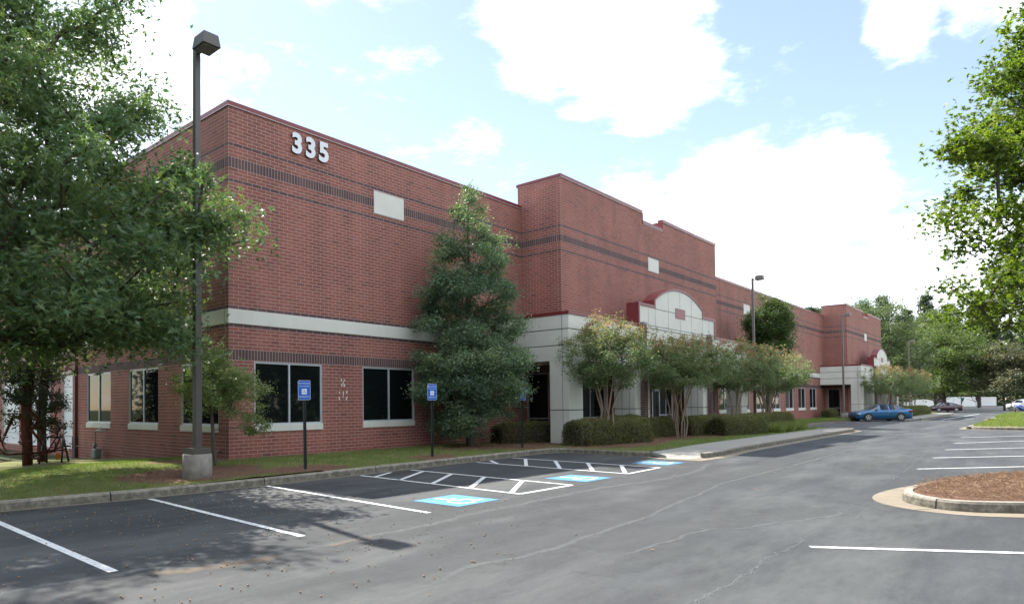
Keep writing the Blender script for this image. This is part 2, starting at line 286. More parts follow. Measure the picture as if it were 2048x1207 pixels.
class MB:
    """collects polygons; build() links them as ONE mesh object"""
    def __init__(s): s.v = []; s.f = []; s.m = []; s.sm = []
    def poly(s, pts, mi=0, smooth=False):
        b = len(s.v); s.v += [tuple(p) for p in pts]; s.f.append(tuple(range(b, b + len(pts)))); s.m.append(mi); s.sm.append(smooth)
    def box(s, x0, x1, y0, y1, z0, z1, mi=0):
        b = len(s.v); s.v += [(x0, y0, z0), (x1, y0, z0), (x1, y1, z0), (x0, y1, z0), (x0, y0, z1), (x1, y0, z1), (x1, y1, z1), (x0, y1, z1)]
        for f in ((0, 3, 2, 1), (4, 5, 6, 7), (0, 1, 5, 4), (1, 2, 6, 5), (2, 3, 7, 6), (3, 0, 4, 7)): s.f.append(tuple(b + i for i in f)); s.m.append(mi); s.sm.append(False)
        return s
    def prism(s, pts, d0, d1, axis='y', mi=0, cap=True, side=None):
        """pts: outline in the plane across `axis`; extruded from d0 to d1"""
        def P(a, c, d): return {'y': (a, d, c), 'x': (d, a, c), 'z': (a, c, d)}[axis]
        n = len(pts); b = len(s.v); s.v += [P(a, c, d0) for a, c in pts] + [P(a, c, d1) for a, c in pts]
        if cap:
            for f in (tuple(range(b, b + n))[::-1], tuple(range(b + n, b + 2 * n))): s.f.append(f); s.m.append(mi); s.sm.append(False)
        for i in range(n):
            j = (i + 1) % n; s.f.append((b + i, b + j, b + n + j, b + n + i)); s.m.append(mi if side is None else side); s.sm.append(False)
        return s
    def tube(s, pts, rads, n=8, mi=0, cap=True, smooth=True):
        pts = [Vector(p) for p in pts]; b = len(s.v)
        ref = Vector((0, 0, 1)) if abs((pts[-1] - pts[0]).normalized().z) < .9 else Vector((1, 0, 0))
        for i, p in enumerate(pts):
            t = (pts[min(i + 1, len(pts) - 1)] - pts[max(i - 1, 0)]).normalized()
            a = t.cross(ref)
            a = a.normalized() if a.length > 1e-6 else Vector((1, 0, 0)); c = t.cross(a).normalized(); r = rads[i] if hasattr(rads, '__len__') else rads
            for k in range(n):
                q = 2 * math.pi * k / n; s.v.append(tuple(p + (a * math.cos(q) + c * math.sin(q)) * r))
        for i in range(len(pts) - 1):
            for k in range(n):
                k2 = (k + 1) % n; s.f.append((b + i * n + k, b + i * n + k2, b + (i + 1) * n + k2, b + (i + 1) * n + k)); s.m.append(mi); s.sm.append(smooth)
        if cap:
            s.f.append(tuple(b + k for k in range(n))[::-1]); s.m.append(mi); s.sm.append(False)
            s.f.append(tuple(b + (len(pts) - 1) * n + k for k in range(n))); s.m.append(mi); s.sm.append(False)
        return s
    def build(s, name, mats, parent=None, loc=None):
        me = bpy.data.meshes.new(name); me.from_pydata(s.v, [], s.f)
        for m in (mats if isinstance(mats, (list, tuple)) else [mats]): me.materials.append(m)
        me.polygons.foreach_set('material_index', s.m); me.polygons.foreach_set('use_smooth', s.sm); me.update()
        o = bpy.data.objects.new(name, me)
        if loc is not None: o.location = loc
        return link(o, parent)

def bevel(o, w=.02, seg=2):
    m = o.modifiers.new('bevel', 'BEVEL'); m.width = w; m.segments = seg; m.limit_method = 'ANGLE'; m.angle_limit = math.radians(35); return o

def fast_mesh(name, V, Fc, mats, var=None, matidx=None, parent=None, smooth=False):
    """V (n,3), Fc (m,k) equal-size faces, var per face"""
    V = np.asarray(V, np.float32); Fc = np.asarray(Fc, np.int32); m, k = Fc.shape
    me = bpy.data.meshes.new(name); me.vertices.add(len(V)); me.vertices.foreach_set('co', V.ravel())
    me.loops.add(m * k); me.loops.foreach_set('vertex_index', Fc.ravel()); me.polygons.add(m)
    me.polygons.foreach_set('loop_start', np.arange(m, dtype=np.int32) * k)
    try: me.polygons.foreach_set('loop_total', np.full(m, k, np.int32))
    except Exception: pass
    for x in (mats if isinstance(mats, (list, tuple)) else [mats]): me.materials.append(x)
    if matidx is not None: me.polygons.foreach_set('material_index', np.asarray(matidx, np.int32))
    me.polygons.foreach_set('use_smooth', np.full(m, bool(smooth)))
    if var is not None:
        a = me.attributes.new('var', 'FLOAT', 'FACE'); a.data.foreach_set('value', np.asarray(var, np.float32))
    me.update(calc_edges=True); me.validate()
    o = bpy.data.objects.new(name, me); return link(o, parent)

def copy_tree(o, parent=None):
    c = o.copy(); COL.objects.link(c)
    if parent: c.parent = parent
    for ch in list(o.children): copy_tree(ch, c)
    return c
# ------------------------------------------------------------------ the ground
ZA = -.23
def sheet(name, pts, z, m, kind='structure'):
    b = MB(); b.poly([(x, y, z) for x, y in pts]); o = b.build(name, m); return tag(o, kind=kind)
M['far'] = mat('far_ground', (.06, .075, .03), .95, .1, noise_scale=.2, noise_amt=.4)
sheet('ground', [(-900, -900), (1500, -900), (1500, 900), (-900, 900)], -.6, M['far'])
sheet('parking_lot', [(-70, -27), (420, -27), (420, 14), (85, 14), (85, -1), (-70, -1)], ZA, M['asphalt'])

def sm(t): t = min(1, max(0, t)); return t * t * (3 - 2 * t)
def lawn_z(x, y):
    if y < -4.3 or x > 10.3: z = -.085 + .05 * sm((y + 7.2) / 3)
    else: z = -.079 + .079 * sm((y + 4.35) / 2.2)
    if y > 1.0: z -= .048 * (y - 1.0)
    if x < -2: z -= .02 * (-2 - x)
    return z - .005 + .012 * noise.noise(Vector((x * .7, y * .7, 3))) * sm((y + 4.1) / .8)
MULCH = [(-2.3, -2.7, 1.7, 1.25), (-.1, -3.6, 1.2, .65), (4.5, -3.55, .9, .5), (8.8, -2.2, 2.3, 1.1), (9.6, -3.3, 1.1, .55), (-.9, .3, 1.2, .8), (13.2, -4.9, 3.4, 1.15), (17.2, -4.3, 3.0, 1.2), (19.6, -4.9, 1.1, .6), (22.5, -4.6, 4.5, 1.3), (30, -4.9, 6, 1.6), (12.5, -2.5, 2.0, 1.5), (14.8, -1.2, 2.2, .8)]
def mulch_at(x, y):
    w = noise.noise(Vector((x * 1.6, y * 1.6, 0))) * .28 + noise.noise(Vector((x * 6, y * 6, 5))) * .16
    v = 0
    for cx, cy, rx, ry in MULCH:
        d = math.hypot((x - cx) / rx, (y - cy) / ry) + w
        v = max(v, sm((1.12 - d) / .25))
    if x > -.6 and -.55 < y < 1: v = max(v, sm((y + .55 + w * .8) / .2))
    return v
def in_poly(x, y, P):
    c = False; j = len(P) - 1
    for i in range(len(P)):
        if (P[i][1] > y) != (P[j][1] > y) and x < (P[j][0] - P[i][0]) * (y - P[i][1]) / (P[j][1] - P[i][1]) + P[i][0]: c = not c
        j = i
    return c
def lawn(name, x0, x1, y0f, y1, d, ny):
    """grid from the kerb line y0f(x) back to y1"""
    nx = int((x1 - x0) / d) + 1; V = []; Mu = []
    for i in range(nx):
        x = x0 + (x1 - x0) * i / (nx - 1); ya = y0f(x)
        for j in range(ny):
            y = ya + (y1 - ya) * (j / (ny - 1)) ** 1.2; V.append((x, y, lawn_z(x, y))); Mu.append(mulch_at(x, y))
    Fc = [(i * ny + j, (i + 1) * ny + j, (i + 1) * ny + j + 1, i * ny + j + 1) for i in range(nx - 1) for j in range(ny - 1)]
    o = fast_mesh(name, V, Fc, M['ground'], smooth=True)
    a = o.data.attributes.new('mulch', 'FLOAT', 'POINT'); a.data.foreach_set('value', np.array(Mu, np.float32)); return tag(o, kind='structure')
K1 = [(-40, -1.0), (-14, -3.1), (-9, -3.85), (-6.5, -4.15), (-4.4, -4.42), (-1.8, -4.45), (3.0, -4.25), (7, -4.05), (9.3, -3.95), (9.9, -4.02), (10.2, -4.3), (10.28, -4.8), (10.2, -6.2), (10.12, -7.45)]
K2 = [(10.6, -8.98), (12.2, -8.98), (14.6, -8.75), (19.7, -8.6), (27, -8.45), (33.0, -8.35), (35.0, -8.2), (35.9, -7.7), (36.0, -7.0)]
K3 = [(36.0, -6.2), (35.2, -5.2), (35.0, -4.5), (35.5, -4.05), (37, -3.95), (46, -3.8), (60, -3.65), (62.6, -3.7), (63.2, -4.2), (63.3, -5.4), (63.2, -6.6)]
K4 = [(63.6, -7.9), (66, -7.9), (80, -7.6), (96, -7.2), (98, -6.6), (98.3, -5), (99, -3.5), (118, -3.2), (150, -3)]
def yk(P):
    xs = [p[0] for p in P]; ys = [p[1] for p in P]
    return lambda x: float(np.interp(x, xs, ys)) + .08
lawn('lawn', -40, 9.9, yk(K1[:10]), 14, .14, 110)
lawn('entrance_lawn', 9.9, 35.9, lambda x: -7.2 if x > 10.3 else -3.9, 0, .1, 50)
lawn('far_lawn', 35.0, 63.0, lambda x: -3.75 if x > 36 else -7.0, 0, .5, 24)
lawn('second_entrance_lawn', 63.0, 98, lambda x: -6.4, 0, .7, 16)
lawn('verge_behind_building', 83.5, 150, lambda x: -3.0, 45, 1.2, 30)

def sweep(name, P, prof, m, seg=3.0, parent=None, gap=.012, mi=None):
    """kerb stones: the path is cut into pieces about `seg` long, each a mesh of its own; profile = (offset to the left, z)"""
    P = [Vector((p[0], p[1], 0)) for p in P]; Q = []
    for i in range(len(P) - 1):                    # round the corners of the path
        p0 = P[max(i - 1, 0)]; p1 = P[i]; p2 = P[i + 1]; p3 = P[min(i + 2, len(P) - 1)]; k = 4 if (p2 - p1).length < 2.5 else 1
        for j in range(k): t = j / k; Q.append(.5 * ((2 * p1) + (p2 - p0) * t + (2 * p0 - 5 * p1 + 4 * p2 - p3) * t * t + (3 * p1 - p0 - 3 * p2 + p3) * t ** 3))
    P = Q + [P[-1]]
    # dense resample with mitred normals
    D = []; 
    for i in range(len(P) - 1):
        n = max(1, int((P[i + 1] - P[i]).length / .35))
        D += [P[i].lerp(P[i + 1], k / n) for k in range(n)]
    D.append(P[-1])
    Nn = []
    for i in range(len(D)):
        t = (D[min(i + 1, len(D) - 1)] - D[max(i - 1, 0)]).normalized(); Nn.append(Vector((-t.y, t.x, 0)))
    out = []; s0 = 0; acc = 0; start = 0
    for i in range(1, len(D)):
        acc += (D[i] - D[i - 1]).length
        if acc >= seg or i == len(D) - 1:
            b = MB(); n = len(prof); idx = list(range(start, i + 1)); pts = []
            for q, k in enumerate(idx):
                p = D[k].copy(); zz = 0
                if q == 0: p = p + (D[k + 1] - p).normalized() * gap
                if q == len(idx) - 1: p = p - (p - D[k - 1]).normalized() * gap
                wob = .006 * noise.noise(p * 1.3)
                pts.append([(p.x + Nn[k].x * (a + wob), p.y + Nn[k].y * (a + wob), c + wob * .5) for a, c in prof])
            base = 0
            for r in pts: b.v += r
            for q in range(len(idx) - 1):
                for k in range(n - 1):
                    b.f.append((q * n + k, (q + 1) * n + k, (q + 1) * n + k + 1, q * n + k + 1)); b.m.append(0 if not mi else mi[k]); b.sm.append(False)
            b.f.append(tuple(range(n))); b.m.append(0); b.sm.append(False); e = (len(idx) - 1) * n; b.f.append(tuple(range(e, e + n))[::-1]); b.m.append(0); b.sm.append(False)
            out.append(b.build(name, m, parent)); start = i; acc = 0
    return out
def kerb(P, gut, label, seg=3.0, ztop=-.078):
    root = thing('kerb'); root['kind'] = 'structure'
    prof = [(0, ZA - .12), (.0, ZA + .008), (.012, ztop - .035), (.035, ztop), (.15, ztop + .003), (.15, ZA - .12)]
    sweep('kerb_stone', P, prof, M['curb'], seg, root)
    if gut: sweep('gutter_slab', P, [(-gut, ZA - .03), (-gut, ZA + .006), (-.02, ZA + .003), (-.001, ZA + .002), (-.001, ZA - .03)], M['gutter'], seg, root)
    return root
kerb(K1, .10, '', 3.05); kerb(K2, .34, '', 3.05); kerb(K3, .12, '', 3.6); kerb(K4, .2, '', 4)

# pavement: strip behind the road kerb and the ramp down to the disabled bays
def slabs(name, quads, m):
    root = thing(name); root['kind'] = 'structure'
    for q in quads:
        c = sum((Vector(p) for p in q), Vector()) / len(q); b = MB(); top = [c + (Vector(p) - c) * .997 for p in q]
        b.poly(top); n = len(top)
        for i in range(n):
            a, d = top[i], top[(i + 1) % n]; b.poly([a, (a.x, a.y, a.z - .1), (d.x, d.y, d.z - .1), d])
        b.build('paving_slab', m, root)
    return root
qs = []
xs = [12.6] + [14.1 + 1.5 * k for k in range(14)]
yo = lambda x: float(np.interp(x, [p[0] for p in K2], [p[1] for p in K2])) + .15
for a, c in zip(xs, xs[1:]):
    if c <= 35.2: qs.append([(a, yo(a), -.074), (c, yo(c), -.074), (c, yo(c) + 1.45, -.066), (a, yo(a) + 1.45, -.066)])
qs.append([(10.30, -7.42, -.075), (12.6, -7.37, -.068), (12.6, -7.9, -.072), (10.9, -8.35, -.15), (10.15, -7.95, -.16)])
qs.append([(10.15, -7.95, -.16), (10.9, -8.35, -.15), (12.6, -7.9, -.072), (12.6, -8.84, -.078), (11.6, -8.87, -.15), (10.7, -8.93, -.22), (9.95, -8.75, -.222), (9.9, -8.1, -.222)])
qs.append([(33.6, yo(33.6), -.074), (35.0, -8.05, -.08), (35.85, -7.6, -.1), (35.85, -6.3, -.1), (34.9, -6.4, -.07), (33.6, yo(33.6) + 1.45, -.066)])
slabs('pavement', qs, M['walk'])
slabs('far_pavement', [[(62.6, -6.6, -.2), (64.6, -7.75, -.10), (66, -7.75, -.07), (66, -6.3, -.066), (63.4, -6.3, -.12)]] + [[(66 + 2 * k, -7.7 + k * .03, -.07), (68 + 2 * k, -7.67 + k * .03, -.07), (68 + 2 * k, -6.25 + .03 * k, -.066), (66 + 2 * k, -6.28 + .03 * k, -.066)] for k in range(15)], M['walk'])
b = MB(); b.poly([(9.55, -9.25, ZA + .007), (10.2, -9.3, ZA + .007), (11.9, -9.32, ZA + .007), (11.9, -8.98, ZA + .009), (10.6, -8.98, ZA + .009), (9.95, -8.76, ZA + .009), (9.9, -8.1, ZA + .009), (10.12, -7.45, ZA + .009), (9.75, -7.45, ZA + .007), (9.5, -8.2, ZA + .007)])
tag(b.build('ramp_apron', M['gutter']), kind='structure')

# planted islands on the right
IS1 = [(16, -21.3), (12, -18.6), (9.0, -16.35), (7.6, -15.6), (6.3, -15.05), (5.2, -14.8), (4.3, -14.72), (3.7, -14.8), (3.25, -15.02), (2.95, -15.4), (2.95, -15.8), (3.3, -16.35), (4.1, -17.5), (5.3, -19.2), (6.6, -21.2)]
IS2 = [(59, -22), (59.5, -14.2), (59, -13.1), (57.5, -12.8), (42, -12.75), (40.7, -12.95), (40.1, -13.6), (39.9, -15.3), (39.9, -22)]
IS3 = [(88, -22), (88, -13), (86, -12.5), (66, -12.4), (64.8, -12.7), (64.4, -13.6), (64.4, -22)]
def island(P, gut, name, straw):
    kerb(P, gut, '', 2.9)
    cx = sum(p[0] for p in P) / len(P); cy = sum(p[1] for p in P) / len(P)
    inner = []
    for i, p in enumerate(P):
        a = Vector(P[max(i - 1, 0)]); c = Vector(P[min(i + 1, len(P) - 1)]); t = (c - a).normalized(); inner.append((p[0] - t.y * .145, p[1] + t.x * .145))
    V = []; 
    for s in (1, .93, .8, .6, .3, .02):
        for p in inner:
            V.append((cx + (p[0] - cx) * s, cy + (p[1] - cy) * s, -.095 + .16 * (1 - s) ** .7))
    n = len(inner); Fc = [(r * n + i, r * n + (i + 1) % n, (r + 1) * n + (i + 1) % n, (r + 1) * n + i) for r in range(5) for i in range(n)]
    o = fast_mesh(name, V, Fc, M['ground'], smooth=True)
    a = o.data.attributes.new('mulch', 'FLOAT', 'POINT'); a.data.foreach_set('value', np.full(len(V), 1.0 if straw else 0.0, np.float32)); return tag(o, kind='structure')
island(IS1, .42, 'mulch_island', True); island(IS2, .4, 'grass_island', False); island(IS3, .4, 'far_grass_island', False)
def island_z(P, x, y):
    cx = sum(p[0] for p in P) / len(P); cy = sum(p[1] for p in P) / len(P)
    s = 1.0
    lo, hi = 0, 1
    for _ in range(12):
        mid = (lo + hi) / 2
        if in_poly(cx + (x - cx) / max(mid, 1e-3), cy + (y - cy) / max(mid, 1e-3), P): hi = mid
        else: lo = mid
    return -.095 + .16 * (1 - hi) ** .7

# ------------------------------------------------------------------ markings on the asphalt
def strip(b, p, q, w, z, mi=0):
    p, q = Vector(p), Vector(q); t = (q - p).normalized(); n = Vector((-t.y, t.x)) * w / 2
    k = max(1, int((q - p).length / .25)); 
    for i in range(k):
        a, c = p.lerp(q, i / k), p.lerp(q, (i + 1) / k); j = lambda v: .006 * noise.noise(Vector((v.x * 9, v.y * 9, 1)))
        b.poly([(a.x - n.x * (1 + j(a)), a.y - n.y, z), (c.x - n.x, c.y - n.y, z), (c.x + n.x, c.y + n.y, z), (a.x + n.x, a.y + n.y, z)], mi)
ZP = ZA + .005
def line(name, segs, w=.10, m='paint'):
    b = MB()
    for i, (p, q) in enumerate(segs): strip(b, p, q, w, ZP + .0007 * (i % 4))
    return tag(b.build(name, M[m]), kind='structure')
for p, q in [((-9.55, -4.6), (-9.75, -9.7)), ((-6.95, -4.7), (-7.08, -9.72)), ((-4.36, -4.62), (-4.7, -9.66)), ((-1.85, -4.62), (-2.28, -9.62))]: line('parking_line', [(p, q)])
def hatched(a0, a1, tip, b0, bars):
    line('hatched_bay', [(a0, a1), (a1, tip), (b0, tip)] + bars, .10)
hatched((.80, -4.55), (.42, -9.42), (2.22, -9.43), (2.52, -4.55), [((.72, -5.1 - .0), (1.75, -4.6)), ((.66, -6.0), (2.42, -5.05)), ((.58, -7.05), (2.36, -6.05)), ((.5, -8.15), (2.3, -7.1)), ((.44, -9.2), (2.24, -8.2))])
hatched((5.39, -4.4), (5.0, -9.27), (6.93, -9.19), (7.31, -4.3), [((5.34, -5.2), (6.1, -4.35)), ((5.28, -6.2), (7.2, -4.85)), ((5.2, -7.3), (7.12, -5.95)), ((5.1, -8.3), (7.05, -7.05)), ((5.02, -9.2), (6.98, -8.1))])
line('parking_line', [((9.95, -7.3), (9.6, -9.1))], .02)
for p, q in [((-1.29, -14.61), (2.2, -20.2)), ((10.3, -14.17), (14.6, -17.75)), ((14.52, -14.01), (19.6, -18.2)), ((18.82, -13.88), (24.0, -17.6)), ((23.41, -13.69), (29.5, -17.1)), ((28.77, -13.48), (35, -17.3))]: line('parking_line', [(p, q)])
# striped bay in front of the blue car
line('hatched_bay', [((36.8 + 2.3 * k, -4.2 - .0 * k), (39.6 + 2.3 * k, -7.9)) for k in range(9)], .13)
line('parking_line', [((64.2, -9.2), (100, -9.4))], .12)

def isa(s, cx=0, cy=0):
    """wheelchair pictogram as flat polygons in a unit square (x right, y up)"""
    P = []
    def ring(x, y, r, w, a0, a1, n=22):
        for i in range(n):
            t0 = math.radians(a0 + (a1 - a0) * i / n); t1 = math.radians(a0 + (a1 - a0) * (i + 1) / n)
            P.append([(x + (r - w) * math.cos(t0), y + (r - w) * math.sin(t0)), (x + r * math.cos(t0), y + r * math.sin(t0)), (x + r * math.cos(t1), y + r * math.sin(t1)), (x + (r - w) * math.cos(t1), y + (r - w) * math.sin(t1))])
    ring(-.05, -.17, .27, .065, 125, 350)
    P.append([(-.07 + .075 * math.cos(k * math.pi / 6), .38 + .075 * math.sin(k * math.pi / 6)) for k in range(12)])
    def bar(a, c, w):
        a, c = Vector(a), Vector(c); t = (c - a).normalized(); n = Vector((-t.y, t.x)) * w / 2; P.append([tuple(a - n), tuple(c - n), tuple(c + n), tuple(a + n)])
    bar((-.07, .30), (-.03, -.06), .09); bar((-.06, .14), (.17, .14), .065); bar((-.035, -.05), (.20, -.05), .08); bar((.18, -.03), (.30, -.34), .08); bar((.28, -.32), (.39, -.28), .065)
    return [[(cx + x * s, cy + y * s) for x, y in p] for p in P]
def bay_symbol(c, rz, sx=1.1, sy=1.05):
    root = thing('wheelchair_symbol_marking', (c[0], c[1], ZA), rz); root['kind'] = 'structure'
    b = MB(); b.poly([(-sx / 2, -sy / 2, .005), (sx / 2, -sy / 2, .005), (sx / 2, sy / 2, .005), (-sx / 2, sy / 2, .005)]); b.build('blue_square', M['bluepaint'], root)
    b = MB()
    for i, p in enumerate(isa(.95)): b.poly([(x, y, .0085 + .00002 * i) for x, y in p])
    b.build('symbol', M['paint'], root)
for c, r in [((-.96, -9.04), .0), ((3.46, -8.85), -.02), ((8.26, -8.54), -.04)]: bay_symbol(c, r)

# dust lines, silt and filled cracks: thin ribbons on the asphalt
def ribbon(name, pts, w, m, jag=.05, z=.002, n=5):
    if m == 'crack': ribbon('crack_core', pts, w * .34, 'crackcore', jag, z + .0015, 3)
    P = [Vector((*p, 0)) for p in pts]; D = []
    for i in range(len(P) - 1):
        p0 = P[max(i - 1, 0)]; p1 = P[i]; p2 = P[i + 1]; p3 = P[min(i + 2, len(P) - 1)]; k = max(2, int((p2 - p1).length / .05))
        for j in range(k):
            t = j / k; D.append(.5 * ((2 * p1) + (p2 - p0) * t + (2 * p0 - 5 * p1 + 4 * p2 - p3) * t * t + (3 * p1 - p0 - 3 * p2 + p3) * t ** 3))
    D.append(P[-1]); V = []; E = []; L = len(D)
    for i, p in enumerate(D):
        t = (D[min(i + 1, L - 1)] - D[max(i - 1, 0)]).normalized(); nn = Vector((-t.y, t.x, 0))
        q = p + nn * (jag * noise.noise(p * 2.3) + jag * .8 * noise.noise(p * 8) + jag * .45 * noise.noise(p * 23)); ww = w * (1 + .5 * noise.noise(p * 1.1 + Vector((9, 0, 0))))
        fade = min(1, min(i, L - 1 - i) / (L * .12))
        for k in range(n):
            s = k / (n - 1) * 2 - 1; V.append((q.x + nn.x * s * ww / 2, q.y + nn.y * s * ww / 2, ZA + z)); E.append((1 - s * s) * fade)
    Fc = [(i * n + k, (i + 1) * n + k, (i + 1) * n + k + 1, i * n + k + 1) for i in range(L - 1) for k in range(n - 1)]
    o = fast_mesh(name, V, Fc, M[m]); a = o.data.attributes.new('edge', 'FLOAT', 'POINT'); a.data.foreach_set('value', np.array(E, np.float32)); return tag(o, kind='structure')
GL = [(-11, -9.6), (-7.06, -9.85), (-6.7, -10.07), (-6.37, -10.26), (-5.33, -10.29), (-4.45, -10.3), (-2.98, -10.32), (-1.83, -10.18), (-.33, -10.16), (1.98, -10.12), (4.79, -10.4), (7, -10.2), (9.12, -9.65), (11, -9.5)]
ribbon('dust_line', GL, .20, 'stain', .06, .0022)
ribbon('dust_film', [(x, y + .1) for x, y in GL], 1.5, 'stainwide', .1, .0012)
L2 = [(-8, -12.3), (-6.19, -12.39), (-5.18, -12.45), (-4.49, -12.31), (-3.38, -12.47), (-2.43, -12.4), (-.69, -12.32), (.82, -12.1), (2.96, -11.86), (4.42, -11.65), (6.76, -11.65), (10.45, -11.6), (14, -11.5), (20, -11.4)]
ribbon('dust_line', L2, .13, 'stain', .05, .0024)
ribbon('dust_film', [(x, y + .35) for x, y in L2], 1.4, 'stainwide', .1, .0014)
L3 = [(-3.4, -13.2), (-2.48, -13.25), (-1.06, -13.34), (-.56, -13.63), (.18, -13.86), (.79, -14.12), (1.47, -14.32), (2.3, -14.1)]
ribbon('dust_line', L3, .08, 'stain', .05, .0026); ribbon('dust_film', [(x, y + .4) for x, y in L3], 1.2, 'stainwide', .15, .0016)
ribbon('crack', [(-6.5, -14.6), (-4.33, -14.5), (-3.65, -14.48), (-2.41, -14.44), (-1.58, -14.45), (-.47, -14.42), (.1, -14.43)], .045, 'crack', .06, .003)
ribbon('crack', [(1.97, -12.14), (2.25, -12.41), (3.17, -13.03), (3.48, -13.68), (3.9, -14.31)], .045, 'crack', .04, .003)
ribbon('crack', [(1.07, -14.58), (1.9, -14.54)], .03, 'crack', .03, .003)
ribbon('crack', [(6.5, -14.1), (10.0, -14.01), (14.41, -13.73), (18.76, -13.51), (25.84, -13.34), (40, -13.2)], .06, 'crack', .10, .003)
ribbon('crack', [(9.93, -13.54), (8.55, -13.93), (7.95, -14.12), (6.4, -14.13)], .06, 'crack', .08, .0032)
ribbon('crack', [(4.69, -13.89), (5.36, -13.82), (6.14, -13.8), (6.47, -13.58)], .06, 'crack', .08, .0034)
ribbon('crack', [(16.96, -10.95), (15.62, -11.44), (14.85, -11.8), (13.45, -11.84)], .08, 'crack', .1, .003)
ribbon('crack', [(-1.2, -5.1), (-.2, -7.4), (.6, -9.9), (.3, -10.6)], .03, 'crack', .05, .0036)
ribbon('dust_film', [(2.2, -14.9), (3.1, -14.2), (3.9, -14.1)], .6, 'stainwide', .15, .0018)
ribbon('dust_film', [(-.9, -13.5), (.6, -13.3), (1.4, -12.7)], .7, 'stainwide', .15, .0018)
ribbon('dust_film', [(-4.2, -13.3), (-3.2, -13.5), (-2.0, -13.75)], .6, 'stainwide', .15, .0018)
ribbon('sand_wash', [(-6.9, -10.0), (-6.58, -10.25), (-6.06, -10.36), (-5.5, -10.36)], .3, 'sand', .06, .004)
ribbon('sand_wash', [(-4.9, -10.38), (-4.5, -10.36), (-4.1, -10.37)], .18, 'sand', .04, .004)
False and ribbon('sand_wash', [(.5, -12.0), (2.2, -11.7), (4, -11.5)], .2, 'sand', .06, .004)
for q in range(16):
    x0 = rng.uniform(-6, 40); y0 = rng.uniform(-13.6, -9.9); l = rng.uniform(2, 7)
    ribbon('dust_film', [(x0, y0), (x0 + l / 2, y0 + rng.uniform(-.2, .2)), (x0 + l, y0 + rng.uniform(-.4, .4))], rng.uniform(.3, .9), 'stainwide', .15, .0008 + q * .00002)
for q in range(8):
    x0 = rng.uniform(38, 80); y0 = rng.uniform(-12.0, -8.9); l = rng.uniform(8, 22)
    ribbon('dust_film', [(x0, y0), (x0 + l / 2, y0), (x0 + l, y0 + rng.uniform(-.3, .3))], rng.uniform(.5, 1.1), 'stain', .15, .0009 + q * .00002)

# ------------------------------------------------------------------ the office building
BU = .1016                                         # one brick course
bld = thing('office_building', (0, 0, 0), 0, 'long red brick office building with cream entrance porches and the number 335', 'building')
def main_rows(r):
    if 27 <= r < 30: return 's' if r == 27 else None
    if 80 <= r < 83: return 's' if r == 80 else None
    if r in (36, 41, 76, 86): return 'd'
    if 37 <= r < 41: return 'band'
    return 'n'
def bump_rows(r):
    t = main_rows(r); return 'n' if t == 'band' or r in (36, 41) else t
def wall_bricks(u0, u1, r0, r1, rows, opens, topfn=None):
    """brick rectangles (u0,u1,z0,z1,dark) clipped by the openings"""
    out = []; g = .0066
    def clip(a, c, za, zb, dk):
        segs = [(a, c)]
        for ou0, ou1, oz0, oz1 in opens:
            if zb <= oz0 + .004 or za >= oz1 - .004: continue
            if za < oz0 - .03 and zb > oz0 + .03 or (zb > oz1 + .03 and za < oz1 - .03): pass
            n = []
            for s, e in segs:
                if e <= ou0 or s >= ou1: n.append((s, e)); continue
                if s < ou0: n.append((s, ou0 - g))
                if e > ou1: n.append((ou1 + g, e))
            segs = n
        for s, e in segs:
            if e - s > .025:
                if topfn and zb > topfn((s + e) / 2): continue
                out.append((s, e, za, zb, dk))
    for r in range(r0, r1):
        t = rows(r)
        if t in (None, 'band'): continue
        z0 = r * BU + g
        if t == 's':
            z1 = (r + 3) * BU - g; n = int((u1 - u0) / BU) + 1
            for k in range(n):
                a = u0 + k * BU + g; c = min(u0 + (k + 1) * BU - g, u1)
                if c - a > .02: clip(a, c, z0, z1, 1)
        else:
            z1 = (r + 1) * BU - g; L = 3 * BU; off = 0 if r % 2 else L / 2; a = u0 - (off if off else 0)
            while a < u1 - .01:
                s, e = max(a, u0) + g, min(a + L, u1) - g
                if e - s > .02: clip(s, e, z0, z1, 1 if t == 'd' else 0)
                a += L
    return out
